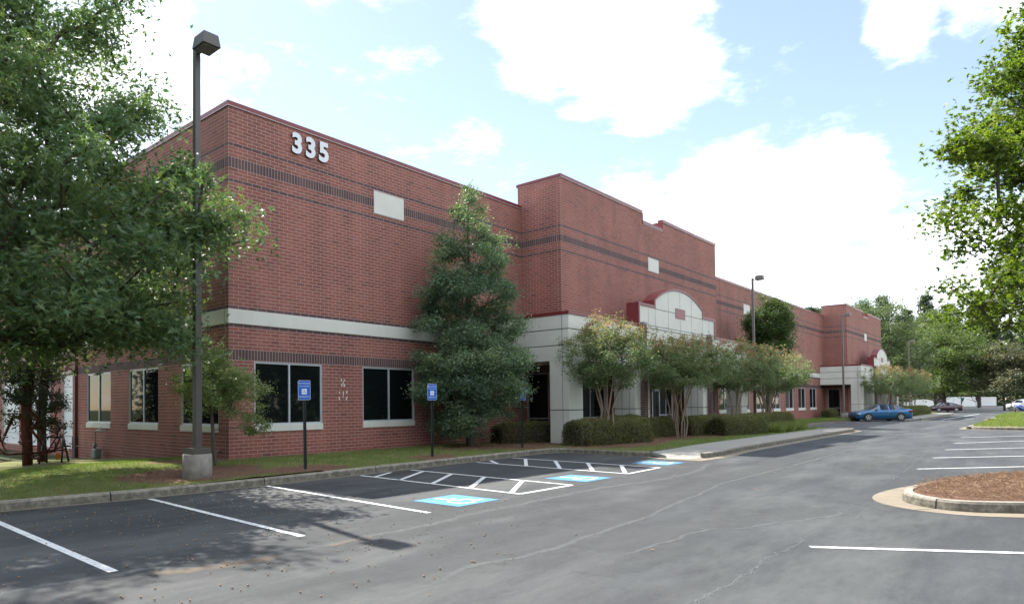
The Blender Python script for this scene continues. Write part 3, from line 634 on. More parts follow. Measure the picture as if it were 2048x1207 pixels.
def bricks_mesh(rects, origin, u, n, parent, proud=.003, pick=None):
    """all the bricks of a wall face: the nearest ones as objects, the rest as one mesh"""
    R = np.array(rects, np.float64); o = np.array(origin); u = np.array(u); n = np.array(n); singles = []
    if pick:
        full = np.where(((R[:, 1] - R[:, 0]) > 3 * BU - .012) & (R[:, 4] == 0))[0]
        c = o + np.outer((R[full, 0] + R[full, 1]) / 2, u) + np.outer((R[full, 2] + R[full, 3]) / 2, (0, 0, 1)); d = np.linalg.norm(c - np.array((-9.92, -16.7, 1.41)), axis=1)
        take = full[np.argsort(d)[:pick]]; keep = np.ones(len(R), bool); keep[take] = False
        w = 3 * BU - .0132; h = BU - .0132; b = MB()
        P = lambda a, q, z: tuple(u * a + n * q + np.array((0, 0, z)))
        for f in ([(0, 1, 0), (w, 1, 0), (w, 1, h), (0, 1, h)], [(0, 1, h), (w, 1, h), (w, 0, h), (0, 0, h)], [(0, 0, 0), (w, 0, 0), (w, 1, 0), (0, 1, 0)], [(0, 0, 0), (0, 1, 0), (0, 1, h), (0, 0, h)], [(w, 1, 0), (w, 0, 0), (w, 0, h), (w, 1, h)]):
            b.poly([P(a, q * proud, z) for a, q, z in f])
        proto = None
        for k in take:
            loc = o + u * R[k, 0] + np.array((0, 0, R[k, 2]))
            if proto is None: proto = b.build('brick', M['brick'], parent, loc); ob = proto
            else: ob = proto.copy(); ob.location = loc; COL.objects.link(ob)
        R = R[keep]
    m = len(R); V = np.zeros((m, 8, 3))
    for i, (a, z, q) in enumerate(((0, 2, 0), (1, 2, 0), (1, 3, 0), (0, 3, 0), (0, 2, 1), (1, 2, 1), (1, 3, 1), (0, 3, 1))):
        V[:, i] = o + R[:, a, None] * u + R[:, z, None] * np.array((0, 0, 1)) + q * proud * n
    Q = np.array([(4, 5, 6, 7), (7, 6, 2, 3), (0, 1, 5, 4), (0, 4, 7, 3), (5, 1, 2, 6)])
    Fc = (np.arange(m)[:, None, None] * 8 + Q).reshape(-1, 4)
    if np.dot(np.cross(u, (0, 0, 1)), n) < 0: Fc = Fc[:, ::-1]
    o_ = fast_mesh('brick_courses', V.reshape(-1, 3), Fc, [M['brick'], M['dbrick']], np.repeat(rng.random(m), 5), np.repeat(R[:, 4].astype(int), 5), parent)
    return tag(o_, kind='stuff')
def wall(origin, u, n, u0, u1, z0, z1, rows, opens=(), r0=-3, r1=97, pick=None, name='wall', topfn=None, reveal=.10):
    origin = Vector(origin); u = Vector(u); n = Vector(n)
    us = sorted({u0, u1, *[x for q in opens for x in q[:2]]}); zs = sorted({z0, z1, *[x for q in opens for x in q[2:4]]})
    b = MB(); P = lambda a, z, d=0: origin + u * a + Vector((0, 0, z)) + n * d
    fl = u.cross(Vector((0, 0, 1))).dot(n) > 0
    for a, c in zip(us, us[1:]):
        for e, f in zip(zs, zs[1:]):
            mu, mz = (a + c) / 2, (e + f) / 2
            if mu < u0 or mu > u1 or any(q[0] < mu < q[1] and q[2] < mz < q[3] for q in opens): continue
            zt = topfn(mu) if topfn else 1e9
            if e >= zt: continue
            p = [P(a, e), P(c, e), P(c, min(f, zt)), P(a, min(f, zt))]; b.poly(p if fl else p[::-1])
    for q in opens:
        a, c, e, f = q[:4]
        for p in ([P(a, e), P(a, f), P(a, f, -reveal), P(a, e, -reveal)], [P(c, e), P(c, e, -reveal), P(c, f, -reveal), P(c, f)], [P(a, f), P(c, f), P(c, f, -reveal), P(a, f, -reveal)], [P(a, e), P(a, e, -reveal), P(c, e, -reveal), P(c, e)]): b.poly(p)
    w = b.build(name, M['mortar'], bld)
    bricks_mesh(wall_bricks(u0, u1, r0, r1, rows, list(opens), topfn), origin, tuple(u), tuple(n), w, pick=pick)
    return w
def frame_window(origin, u, n, a, c, z0, z1, mull, fm='alu', transom=(), fw=.055, deep=.045, sill=None, name='window', door=None):
    """frame > panes (sub-parts); everything set back in the opening"""
    origin = Vector(origin); u = Vector(u); n = Vector(n); b = MB()
    def bar(a0, a1, e0, e1, d0=-.075, d1=-deep + .02, mb=b, mi=0):
        c8 = [origin + u * x + n * d + Vector((0, 0, z)) for x, d, z in ((a0, d1, e0), (a1, d1, e0), (a1, d0, e0), (a0, d0, e0), (a0, d1, e1), (a1, d1, e1), (a1, d0, e1), (a0, d0, e1))]
        k = len(mb.v); mb.v += [tuple(p) for p in c8]
        for f in ((0, 3, 2, 1), (4, 5, 6, 7), (0, 1, 5, 4), (1, 2, 6, 5), (2, 3, 7, 6), (3, 0, 4, 7)): mb.f.append(tuple(k + i for i in f)); mb.m.append(mi); mb.sm.append(False)
    bar(a, a + fw, z0, z1); bar(c - fw, c, z0, z1); bar(a + fw, c - fw, z1 - fw, z1); bar(a + fw, c - fw, z0, z0 + fw)
    for m_ in mull: bar(m_ - fw / 2, m_ + fw / 2, z0 + fw, z1 - fw, -.07, -deep + .024)
    cuts = [a + fw] + [x for m_ in sorted(mull) for x in (m_ - fw / 2, m_ + fw / 2)] + [c - fw]
    cells = list(zip(cuts[::2], cuts[1::2]))
    for t in transom:
        for s, e in cells: bar(s, e, t - fw / 2, t + fw / 2, -.068, -deep + .018)
    w = b.build(name, M[fm], bld)
    zc = [z0 + fw] + [x for t in sorted(transom) for x in (t - fw / 2, t + fw / 2)] + [z1 - fw]
    for s, e in cells:
        for f, g in zip(zc[::2], zc[1::2]):
            p = MB(); bar(s - .004, e + .004, f - .004, g + .004, -.064 + rng.uniform(-.0008, .0008), -.058, p); p.build('pane', M['glass'], w)
    if sill:
        p = MB(); bar(a - .01, c + .01, sill[0], sill[1], -.095, .03, p); bevel(p.build('sill', M['cream'], w), .006, 1)
    return w
X, Y, Z = (1, 0, 0), (0, 1, 0), (0, 0, 1); nF, nL = (0, -1, 0), (-1, 0, 0)
ZS0, ZS1, ZW = 7 * BU, 8.9 * BU, 26.9 * BU                    # sill bottom, sill top, window head

# front wall, first length
win1 = [(.81, 3.25), (4.93, 7.37), (9.05, 11.49)]
PAN1 = (5.48, 6.92, 7.93, 8.70)
wall((0, 0, 0), X, nF, 0, 14.08, -.5, 9.86, main_rows, [(a, c, ZS0, ZW) for a, c in win1] + [PAN1], pick=300)
for a, c in win1: frame_window((0, 0, 0), X, nF, a, c, ZS1, ZW, [(a + c) / 2 - .0], sill=(ZS0 + .005, ZS1))
# side wall
wS = [(.55, 2.75), (4.25, 6.45), (7.95, 10.15)]
wall((0, 0, 0), Y, nL, 0, 11.4, -1.2, 9.86, main_rows, [(a, c, ZS0, ZW) for a, c in wS], r0=-8)
for a, c in wS: frame_window((0, 0, 0), Y, nL, a, c, ZS1, ZW, [(a + c) / 2], sill=(ZS0 + .005, ZS1))
# second length and beyond
w2 = [37.1 + 3.81 * k for k in range(7)]; w2[0] = 37.0
PAN2 = (42.3, 43.65, 7.93, 8.66)
wall((0, 0, 0), X, nF, 31.3, 65.58, -.5, 9.86, main_rows, [(a, a + 2.25, ZS0, ZW) for a in w2] + [(33.2, 35.4, ZS0, ZW), PAN2])
for a in [33.2] + w2: frame_window((0, 0, 0), X, nF, a, a + (2.2 if a < 34 else 2.25), ZS1, ZW, [a + 1.12], sill=(ZS0 + .005, ZS1))
wall((0, 0, 0), X, nF, 82.8, 92, -.5, 9.86, main_rows)

def notch(c0):
    return lambda x: 10.33 if c0 - 1.14 < x < c0 + 1.14 else 10.80
def bump(x0, x1, nc, panel):
    # recessed ground-floor glazing and the tall wall over the porch
    k = x0 - 14.08
    gl = [(15.62 + k, 17.62 + k), (22.2 + k, 24.85 + k), (26.9 + k, 29.2 + k)]
    ops = [(a, c, .02, ZW) for a, c in gl] + [panel, (29.9 + k, 30.9 + k, .02, ZW), (nc - 1.14, nc - 1.14 + .001, 50, 50.1), (nc + 1.14, nc + 1.14 + .001, 50, 50.1)]
    wall((0, -1.97, 0), X, nF, x0, x1, -.5, 10.80, bump_rows, ops, r1=106, topfn=notch(nc))
    wall((x0, -1.97, 0), Y, nL, 0, 2.12, -.5, 10.80, bump_rows, [(.68, 1.74, .02, ZW)], r1=106)
    frame_window((x0, -1.97, 0), Y, nL, .68, 1.74, .02, ZW, [], 'bronze', (.85,))
    for i, (a, c) in enumerate(gl):
        if i == 1:
            frame_window((0, -1.97, 0), X, nF, a, c, .02, ZW, [a + 1.0, a + 1.85], 'alu', (.85, 2.2), name='door_surround')
            b = MB(); b.box(a + .08, a + .16, -2.02, -1.985, .06, 2.15); b.box(a + .86, a + .96, -2.02, -1.985, .06, 2.15); b.box(a + .16, a + .86, -2.02, -1.985, 2.05, 2.15); b.box(a + .16, a + .86, -2.02, -1.985, .06, .26)
            d = b.build('door', M['alu'], bld); b = MB(); b.box(a + .16, a + .86, -2.008, -2.0, .26, 2.05); b.build('pane', M['glass'], d); b = MB(); b.tube([(a + .83, -2.06, .9), (a + .83, -2.06, 1.4)], .013); b.tube([(a + .83, -2.06, .95), (a + .83, -2.0, .95)], .01); b.tube([(a + .83, -2.06, 1.35), (a + .83, -2.0, 1.35)], .01); b.build('handle', M['alu'], d)
        else: frame_window((0, -1.97, 0), X, nF, a, c, .02, ZW, [(a + c) / 2 - .3], 'bronze', (.85,))
    frame_window((0, -1.97, 0), X, nF, 29.9 + k, 30.9 + k, .02, ZW, [], 'bronze', (.85,))
    # red metal cap: the run on the side, the stepped run on the front
    zc = 10.80; b = MB(); e = .035
    b.box(x0 - e, x0 + .25, -1.75, .2, zc, zc + .12); b.box(x0 - e, nc - 1.14, -1.97 - e, -1.75, zc, zc + .12)
    b.box(nc - 1.14, nc + 1.14, -1.97 - e, -1.75, zc - .47, zc - .35)
    b.box(nc + 1.14, x1 + e, -1.97 - e, -1.75, zc, zc + .12); b.box(x1 - .25, x1 + e, -1.75, 1.4, zc, zc + .12)
    b.box(nc - 1.17, nc - 1.137, -1.975 - e, -1.2, zc - .47, zc + .001); b.box(nc + 1.137, nc + 1.17, -1.975 - e, -1.2, zc - .47, zc + .001)
    b.build('parapet_cap', M['cap'], bld)
    b = MB(); b.box(x0 - e - .004, nc - 1.14, -1.97 - e - .006, -1.97 - e + .004, zc - .018, zc); b.box(nc - 1.14, nc + 1.14, -1.97 - e - .006, -1.97 - e + .004, zc - .49, zc - .47); b.box(nc + 1.14, x1 + e, -1.97 - e - .006, -1.97 - e + .004, zc - .018, zc)
    b.build('drip_edge', M['capedge'], bld)
    b = MB(); b.box(x0 + .012, nc - 1.14, -1.74, -1.45, 9.6, zc); b.box(nc + 1.14, x1 - .012, -1.74, -1.45, 9.6, zc); b.box(x0 + .012, x0 + .24, -1.45, .14, 9.6, zc); b.box(x1 - .24, x1 - .012, -1.96, 1.4, 0, zc); b.box(nc - 1.14, nc + 1.14, -1.74, -1.45, 9.6, zc - .47); b.build('parapet_back', M['mortar'], bld)
    # control joints
    for jx in (x0 + 4.83, x0 + 12.6):
        b = MB(); b.box(jx - .009, jx + .009, -1.981, -1.972, 4.95, 10.78); b.build('control_joint', M['sealant'], bld)
    b = MB(); b.box(x0 - .009, x0 - .001, -1.80, -1.784, 4.95, 10.75); b.build('control_joint', M['sealant'], bld)
    b = MB(); b.box(panel[0] + .01, panel[1] - .01, -1.985, -1.93, panel[2] + .01, panel[3] - .01); b.build('blank_panel', M['cream'], bld)
bump(14.08, 31.3, 22.75, (22.18, 23.38, 8.03, 8.70)); bump(65.58, 82.8, 74.25, (73.6, 74.8, 7.9, 8.60))
for p in (PAN1, PAN2):
    b = MB(); b.box(p[0] + .01, p[1] - .01, -.015, .04, p[2] + .01, p[3] - .01); b.build('blank_panel', M['cream'], bld)
# parapet caps of the low lengths
def cap(x0, x1, y0, y1, z):
    b = MB(); b.box(x0, x1, y0, y1, z, z + .13); b.build('parapet_cap', M['cap'], bld)
    b = MB(); b.box(x0 - .004, x1, y0 - .005, y0 + .005, z - .016, z); b.build('drip_edge', M['capedge'], bld)
cap(-.035, 14.05, -.035, .25, 9.86); cap(31.34, 65.5, -.035, .25, 9.86); cap(82.85, 92, -.035, .25, 9.86)
b = MB(); b.box(-.035, .25, .25, 40, 9.86, 9.99); b.build('parapet_cap', M['cap'], bld); b = MB(); b.box(-.041, -.031, -.03, 40, 9.843, 9.86); b.build('drip_edge', M['capedge'], bld)
# cream stone band, mitred round the corner
def band(x0, x1):
    b = MB(); b.box(x0, x1, -.035, .02, 37 * BU, 41 * BU); bevel(b.build('stone_band', M['cream'], bld), .006, 1)
b = MB(); z0, z1 = 37 * BU, 41 * BU; e = -.035
b.prism([(e, e), (12.19, e), (12.19, .02), (.02, .02), (.02, 11.38), (e, 11.38)], z0, z1, 'z'); bevel(b.build('stone_band', M['cream'], bld), .006, 1)
band(32.02, 63.68); band(83.5, 92)
b = MB(); b.box(-.038, -.030, .17, .185, z0, z1); b.build('band_joint', M['joint'], bld)
# control joints on the first length
for jx in (4.07, 28.0 + 9.5, 52.3):
    b = MB(); b.box(jx - .006, jx + .006, -.0095, -.004, -.2, 3.7 if jx < 5 else 9.8); b.build('control_joint', M['joint'], bld)
b = MB(); b.box(-.010, -.003, .17, .187, -.3, 3.75); b.box(-.010, -.003, .17, .187, 4.18, 9.8); b.build('control_joint', M['sealant'], bld)

# entrance porch
def porch(k, hidden=False):
    x0, x1, y0, zs, zt = 12.2 + k, 32.0 + k, -3.4, 3.08, 4.82
    # lintel box, built between its V-grooves
    zg = [zs, 3.66, 4.27, zt]; g = .016
    b = MB()
    for a, c in zip(zg, zg[1:]):
        lo = a + (g if a > zs else 0); hi = c - (g if c < zt else 0)
        b.box(x0, x1, y0, -1.99, lo, hi); b.box(x0, 14.06 + k, -1.99, -.005, lo, hi)
    pl = b.build('porch_lintel', M['cream'], bld); bevel(pl, .008, 1)
    b = MB(); b.box(x0 + .03, x1 - .03, y0 + .03, -2.0, zs + .02, zt - .02); b.box(x0 + .03, 14.05 + k, -2.0, -.02, zs + .02, zt - .02)
    for jx in (x0 + .012, ): b.box(jx - .014, jx - .011, y0 + .28, y0 + .30, zs + .001, zt - .001)
    b.build('groove_shadow', M['joint'], pl)
    b = MB(); b.box(x0 - .03, 17.88 + k, y0 - .03, -1.99, zt, zt + .12); b.box(26.92 + k, x1 + .03, y0 - .03, -1.99, zt, zt + .12); b.box(17.88 + k, 26.92 + k, -2.85, -1.99, zt, zt + .12); b.box(x0 - .03, 14.05 + k, -1.99, -.01, zt, zt + .12)
    b.build('porch_cap', M['cap'], bld)
    # pillars with a groove at 1.2 m
    for a, c, d in ((x0, x0 + .98, .85), (17.6 + k, 19.0 + k, 1.0), (25.25 + k, 26.65 + k, 1.0), (x1 - .98, x1, .85)):
        b = MB(); b.box(a, c, y0, y0 + d, -.3, 1.195); b.box(a, c, y0, y0 + d, 1.225, zs); p = b.build('pillar', M['cream'], bld); bevel(p, .008, 1)
        b = MB(); b.box(a + .02, c - .02, y0 + .02, y0 + d - .02, 1.19, 1.23); b.box(a - .003, a + .01, y0 + .28, y0 + .296, -.2, zs); b.box(a - .003, a + .01, y0 + .62, y0 + .636, -.2, zs) if d > .9 else None
        b.build('groove_shadow', M['joint'], p)
    # arched gable: outline in (x, z)
    def outline(ins):
        L, Rr, sh, t0, a0, a1 = 17.9 + k + ins, 26.9 + k - ins, 5.87 - ins, zt + .001, 19.5 + k + ins, 25.3 + k - ins
        pts = [(L, t0), (Rr, t0), (Rr, sh), (a1, sh), (a1, 6.12)]
        cxx, h = (a0 + a1) / 2, (a1 - a0) / 2; rise = .80 - ins * .8; r = (h * h + rise * rise) / (2 * rise); cz = 6.12 + rise - r; th = math.asin(h / r)
        for i in range(1, 20): t = th - 2 * th * i / 20; pts.append((cxx + r * math.sin(t), cz + r * math.cos(t)))
        pts += [(a0, 6.12), (a0, sh), (L, sh)]; return pts
    b = MB(); b.prism(outline(.12)[::-1], -3.44, -2.95, 'y'); gb = b.build('gable', M['cream'], bld)
    o_, i_ = outline(0), outline(.12); b = MB(); n = len(o_)
    for i in range(1, n):
        j = (i + 1) % n
        if j == 0: continue
        for y in (-3.475, -2.90): b.poly([(o_[i][0], y, o_[i][1]), (o_[j][0], y, o_[j][1]), (i_[j][0], y, i_[j][1]), (i_[i][0], y, i_[i][1])])
        b.poly([(o_[i][0], -3.475, o_[i][1]), (o_[j][0], -3.475, o_[j][1]), (o_[j][0], -2.90, o_[j][1]), (o_[i][0], -2.90, o_[i][1])])
        b.poly([(i_[i][0], -3.475, i_[i][1]), (i_[j][0], -3.475, i_[j][1]), (i_[j][0], -3.44, i_[j][1]), (i_[i][0], -3.44, i_[i][1])])
    b.poly([(o_[0][0], -3.475, zt), (o_[0][0], -2.90, zt), (o_[0][0], -2.90, o_[-1][1]), (o_[0][0], -3.475, o_[-1][1])]); b.poly([(o_[0][0], -3.475, zt), (o_[-1][0], -3.475, o_[-1][1]), (i_[-1][0], -3.475, i_[-1][1]), (i_[0][0], -3.475, zt)])
    b.build('gable_cap', M['cap'], gb)
    b = MB()
    for jx, zt_ in ((18.9, 5.74), (19.62, 5.74), (21.05, 6.62), (22.4, 6.8), (23.8, 6.6), (25.2, 5.74), (26.1, 5.74)): b.box(jx + k - .007, jx + k + .007, -3.4445, -3.4405, zt + .01, zt_)
    for z in (4.93, 5.73): b.box((18.02 if z < 5.5 else 19.62) + k, (26.78 if z < 5.5 else 25.2) + k, -3.445, -3.4405, z - .011, z + .011)
    b.build('panel_joint', M['joint'], gb)
    b = MB(); b.box(21.85 + k, 22.98 + k, -3.46, -3.43, 5.50, 5.98); b.build('red_inset_panel', M['cap'], gb)
    # slim brick pilasters in front of the inner pillars
    for px in (18.05 + k, 25.75 + k):
        b = MB(); b.box(px, px + .30, -3.62, -3.455, -.3, 4.93); w = b.build('brick_pilaster', M['mortar'], bld)
        bricks_mesh([(0, .30, r * BU + .005, (r + 1) * BU - .005, 1) for r in range(-2, 48)], (px, -3.62, 0), X, nF, w)
        bricks_mesh([(0, .16, r * BU + .005, (r + 1) * BU - .005, 1) for r in range(-2, 48)], (px, -3.62, 0), Y, nL, w)
        b = MB(); b.box(px - .03, px + .33, -3.66, -3.45, 4.93, 4.99); b.build('pilaster_cap', M['bronze'], w)
    b = MB(); b.box(x0 + .5, x1, y0 + .4, -1.97, -.3, -.02); b.build('porch_floor', M['walk'], bld)
    b = MB(); b.box(18.95 + k, 19.4 + k, -2.07, -1.98, 1.3, 1.72); bevel(b.build('wall_box', M['blackp'], bld), .01)
porch(0); porch(51.5)

# roof, far walls and the recessed dock side
b = MB(); b.poly([(.2, .2, 9.2), (92, .2, 9.2), (92, 40, 9.2), (.7, 40, 9.2), (.7, 11.4, 9.2), (.2, 11.4, 9.2)]); b.poly([(14.2, -1.5, 10.0), (31.2, -1.5, 10.0), (31.2, .3, 10.0), (14.2, .3, 10.0)]); b.poly([(65.7, -1.5, 10.0), (82.7, -1.5, 10.0), (82.7, .3, 10.0), (65.7, .3, 10.0)]); b.build('roof', M['roof'], bld)
b = MB(); b.box(91.8, 92, .25, 40, -.5, 9.9); b.box(.7, 92, 39.8, 40, -.5, 9.9); b.box(31.1, 31.29, -1.96, -.02, -.3, 10.79); b.box(82.6, 82.79, -1.96, -.02, -.3, 10.79); b.box(13.2, 13.4, .02, .2, 0, 1); b.build('rear_wall', M['mortar'], bld)
docks = [(.35, 3.2), (4.6, 7.4), (8.9, 11.7), (13.2, 16.0)]
wall((.6, 11.4, 0), Y, nL, 0, 28.6, -1.6, 9.86, main_rows, [(a, c, -.25, 2.9) for a, c in docks], r0=-12, reveal=.2)
for a, c in docks:
    b = MB()
    for r in range(6): b.box(.70, .74, 11.4 + a, 11.4 + c, -.25 + r * .525, -.25 + (r + 1) * .525 - .02)
    b.build('dock_door', M['whitepanel'], bld)
b = MB(); b.box(-.02, .6, 11.38, 11.42, -1.2, 9.85); b.build('corner_return', M['mortar'], bld)
b = MB(); b.box(-.11, -.01, 11.05, 11.3, -1.0, 9.8); bevel(b.build('downspout', mat('dark_red_gutter', (.10, .022, .024), .5), bld), .015)
b = MB(); b.box(-.13, .0, 11.0, 11.32, -.9, .35); bevel(b.build('downspout_boot', mat('downspout_boot', (.05, .02, .02), .6), bld), .02)

# house number
def text(body, size, m, parent, loc, rot, ext=0, name='lettering', off=0, align='CENTER', sx=1):
    c = bpy.data.curves.new(name, 'FONT'); c.body = body; c.size = size; c.extrude = ext; c.align_x = align; c.align_y = 'CENTER'; c.offset = off; c.resolution_u = 4
    o = bpy.data.objects.new(name, c); o.data.materials.append(M[m]); o.location = loc; o.rotation_euler = rot; o.scale = (sx, 1, 1); COL.objects.link(o)
    dg = bpy.context.evaluated_depsgraph_get(); me = bpy.data.meshes.new_from_object(o.evaluated_get(dg)); me.name = name
    if not me.materials: me.materials.append(M[m])
    n = bpy.data.objects.new(name, me); n.location = loc; n.rotation_euler = rot; n.scale = (sx, 1, 1)
    bpy.data.objects.remove(o); n.name = name; return link(n, parent)
for ch, x in (('3', 2.29), ('3', 2.80), ('5', 3.31)):
    w = text(ch, .82, 'digitside', bld, (x, -.05, 9.36), (math.pi / 2, 0, 0), .025, 'house_number_digit', .034)
    text(ch, .82, 'digit', w, (0, 0, .028), (0, 0, 0), .003, 'digit_face', .034)
# traces of glue left where smaller numbers were taken off
b = MB()
for x, z in [(4.02, 2.27), (4.15, 2.26), (4.04, 2.11), (4.14, 2.1), (4.09, 2.18), (3.94, 1.87), (4.09, 1.87), (4.24, 1.88), (3.92, 1.7), (4.08, 1.73), (4.09, 1.80), (4.24, 1.7), (4.22, 1.66), (3.93, 1.66)]:
    r = rng.uniform(.028, .042); b.poly([(x + r * math.cos(k * .785) * rng.uniform(.7, 1), -.0075 - .0001 * len(b.f), z + r * 1.2 * math.sin(k * .785) * rng.uniform(.8, 1.1)) for k in range(8)])
b.build('glue_spots', mat('old_glue', (.72, .66, .62), .8), bld)
b = MB(); b.tube([(0, .42, .21), (-.1, .42, .22), (-.16, .42, .17)], .018); b.tube([(-.1, .42, .25), (-.1, .42, .29)], .012); b.tube([(-.1, .39, .29), (-.1, .45, .29)], .01); b.build('hose_tap', M['galv'], bld)
# gas meter against the side wall
gm = thing('gas_meter', (-.28, 8.5, -.46), 0, 'grey gas meter with pipework below the side windows of the brick building', 'gas meter')
b = MB(); b.box(-.12, .12, -.17, .17, .1, .46); o = b.build('meter_body', M['gas'], gm); bevel(o, .05, 3)
b = MB(); b.tube([(0, .1, .44), (0, .1, 1.05), (0, .02, 1.1), (0, -.9, 1.1)], .022); b.tube([(0, .1, 1.05), (0, -.45, 1.22), (0, -.5, 1.05)], .018); b.tube([(0, .22, 0), (0, .22, .5), (0, .1, .55)], .025); b.build('pipe', M['galv'], gm)
b = MB(); b.tube([(-.05, .16, .58), (.05, .16, .58)], .075, 12); b.tube([(-.02, .3, .05), (.02, .3, .05)], .07, 12); b.build('regulator', M['gas'], gm)
# ------------------------------------------------------------------ lamp posts
def lamp(loc, label, group='parking lot lamp posts', pm='pole', base=.44, H=9.28, head_rz=0):
    t = thing('lamp_post', loc, 0, label, 'lamp post', group)
    b = MB(); b.tube([(0, 0, -.35), (0, 0, base - .015), (0, 0, base)], [.305, .305, .29], 28); b.build('concrete_base', M['conc'], t)
    b = MB(); b.box(-.21, .21, -.21, .21, base, base + .12); b.prism([(-.21, -.21), (.21, -.21), (.21, .21), (-.21, .21)], base + .12, base + .122, 'z'); bevel(b.build('base_cover', M[pm], t), .02)
    b = MB(); k = len(b.v); s0, s1 = .075, .06
    b.v += [(-s0, -s0, base + .1), (s0, -s0, base + .1), (s0, s0, base + .1), (-s0, s0, base + .1), (-s1, -s1, H - .12), (s1, -s1, H - .12), (s1, s1, H - .12), (-s1, s1, H - .12)]
    for f in ((0, 3, 2, 1), (4, 5, 6, 7), (0, 1, 5, 4), (1, 2, 6, 5), (2, 3, 7, 6), (3, 0, 4, 7)): b.f.append(tuple(k + i for i in f)); b.m.append(0); b.sm.append(False)
    bevel(b.build('pole', M[pm], t), .008)
    b = MB(); b.box(-.03, .03, -.30, -.05, H - .25, H - .19); b.build('arm', M[pm], t)
    b = MB(); k = len(b.v); a0, a1, y0, y1 = .205, .17, -.66, -.17
    b.v += [(-a0, y0, H - .27), (a0, y0, H - .27), (a0, y1, H - .27), (-a0, y1, H - .27), (-a1, y0 + .04, H), (a1, y0 + .04, H), (a1, y1 - .04, H), (-a1, y1 - .04, H)]
    for f in ((0, 3, 2, 1), (4, 5, 6, 7), (0, 1, 5, 4), (1, 2, 6, 5), (2, 3, 7, 6), (3, 0, 4, 7)): b.f.append(tuple(k + i for i in f)); b.m.append(0); b.sm.append(False)
    h = b.build('lamp_head', M[pm], t); bevel(h, .012)
    b = MB(); b.box(-.165, .165, y0 + .05, y1 - .05, H - .285, H - .268); b.build('lens', M['lens'], h)
    return t
lamp((-2.72, -3.3, 0), 'tall dark lamp post on a round concrete base beside the left corner of the building')
lamp((34.66, -3.0, 0), 'lamp post rising behind the crape myrtles in front of the round green tree', pm='polefar')
lamp((59.0, -2.9, 0), 'lamp post just left of the far porch and the blue car', pm='polefar')
lamp((96.1, -2.8, 0), 'lamp post beyond the end of the building in front of the big tree', pm='polefar')
lamp((135.7, -11.1, -.1), 'thin lamp post half hidden by the grey-green tree near the white car', pm='polefar', H=6.4)

# ------------------------------------------------------------------ disabled parking signs
def sign(loc, label, rz, tilt=0):
    t = thing('accessible_parking_sign', loc, rz, label, 'parking sign', 'blue parking signs along the kerb'); t.rotation_euler = (0, tilt, rz)
    b = MB()   # U-channel post
    for x0, x1, y0, y1 in ((-.028, -.022, -.02, .012), (.022, .028, -.02, .012), (-.022, .022, .006, .012), (-.04, -.028, -.024, -.018), (.028, .04, -.024, -.018)): b.box(x0, x1, y0, y1, -.3, 1.98)
    b.build('post', M['green_post'], t)
    w, h, r, z0 = .152, .232, .03, 1.875
    def rr(w, h, r): return [(cx * (w - r) + r * math.cos(a), cy * (h - r) + r * math.sin(a)) for cx, cy, s in ((1, 1, 0), (-1, 1, 1), (-1, -1, 2), (1, -1, 3)) for a in [s * math.pi / 2 + k * math.pi / 8 for k in range(5)]]
    b = MB(); b.prism([(x, z + z0) for x, z in rr(w, h, r)], -.030, -.026, 'y'); p = b.build('sign_plate', M['signwhite'], t)
    b = MB(); b.prism([(x, z + z0) for x, z in rr(w - .007, h - .007, r - .006)], -.0315, -.0302, 'y'); b.build('blue_field', M['signblue'], p)
    b = MB(); b.box(-.062, .062, -.0325, -.0315, z0 - .10, z0 + .035); b.build('pictogram_square', M['signwhite'], p)
    b = MB()
    for i, q in enumerate(isa(.125)): b.poly([(x, -.0330 - .00002 * i, z + z0 - .033) for x, z in q])
    b.build('pictogram', M['signblue'], p)
    for body, z, s, sx in (('PERMIT PARKING ONLY', .158, .036, .72), ('TOW-AWAY ZONE', .093, .034, .78), ('MAXIMUM FINE $500', -.155, .034, .78)):
        x = text(body, s, 'signwhite', p, (0, -.0325, z0 + z), (math.pi / 2, 0, 0), .0004, 'lettering', .0006, sx=sx)
    for dz in (.19, -.19):
        b = MB(); b.tube([(0, -.036, z0 + dz), (0, -.03, z0 + dz)], .008, 8); b.build('bolt', M['galv'], p)
    return t
RZ = -.32
sign((-.13, -3.62, -.06), 'blue wheelchair parking sign nearest the lamp post, in front of the first window', RZ, -.012)
sign((4.52, -3.45, -.06), 'blue wheelchair parking sign between the second window and the tall evergreen tree', RZ, .004)
sign((9.24, -3.30, -.06), 'blue wheelchair parking sign by the kerb corner in front of the porch opening', RZ, .008)

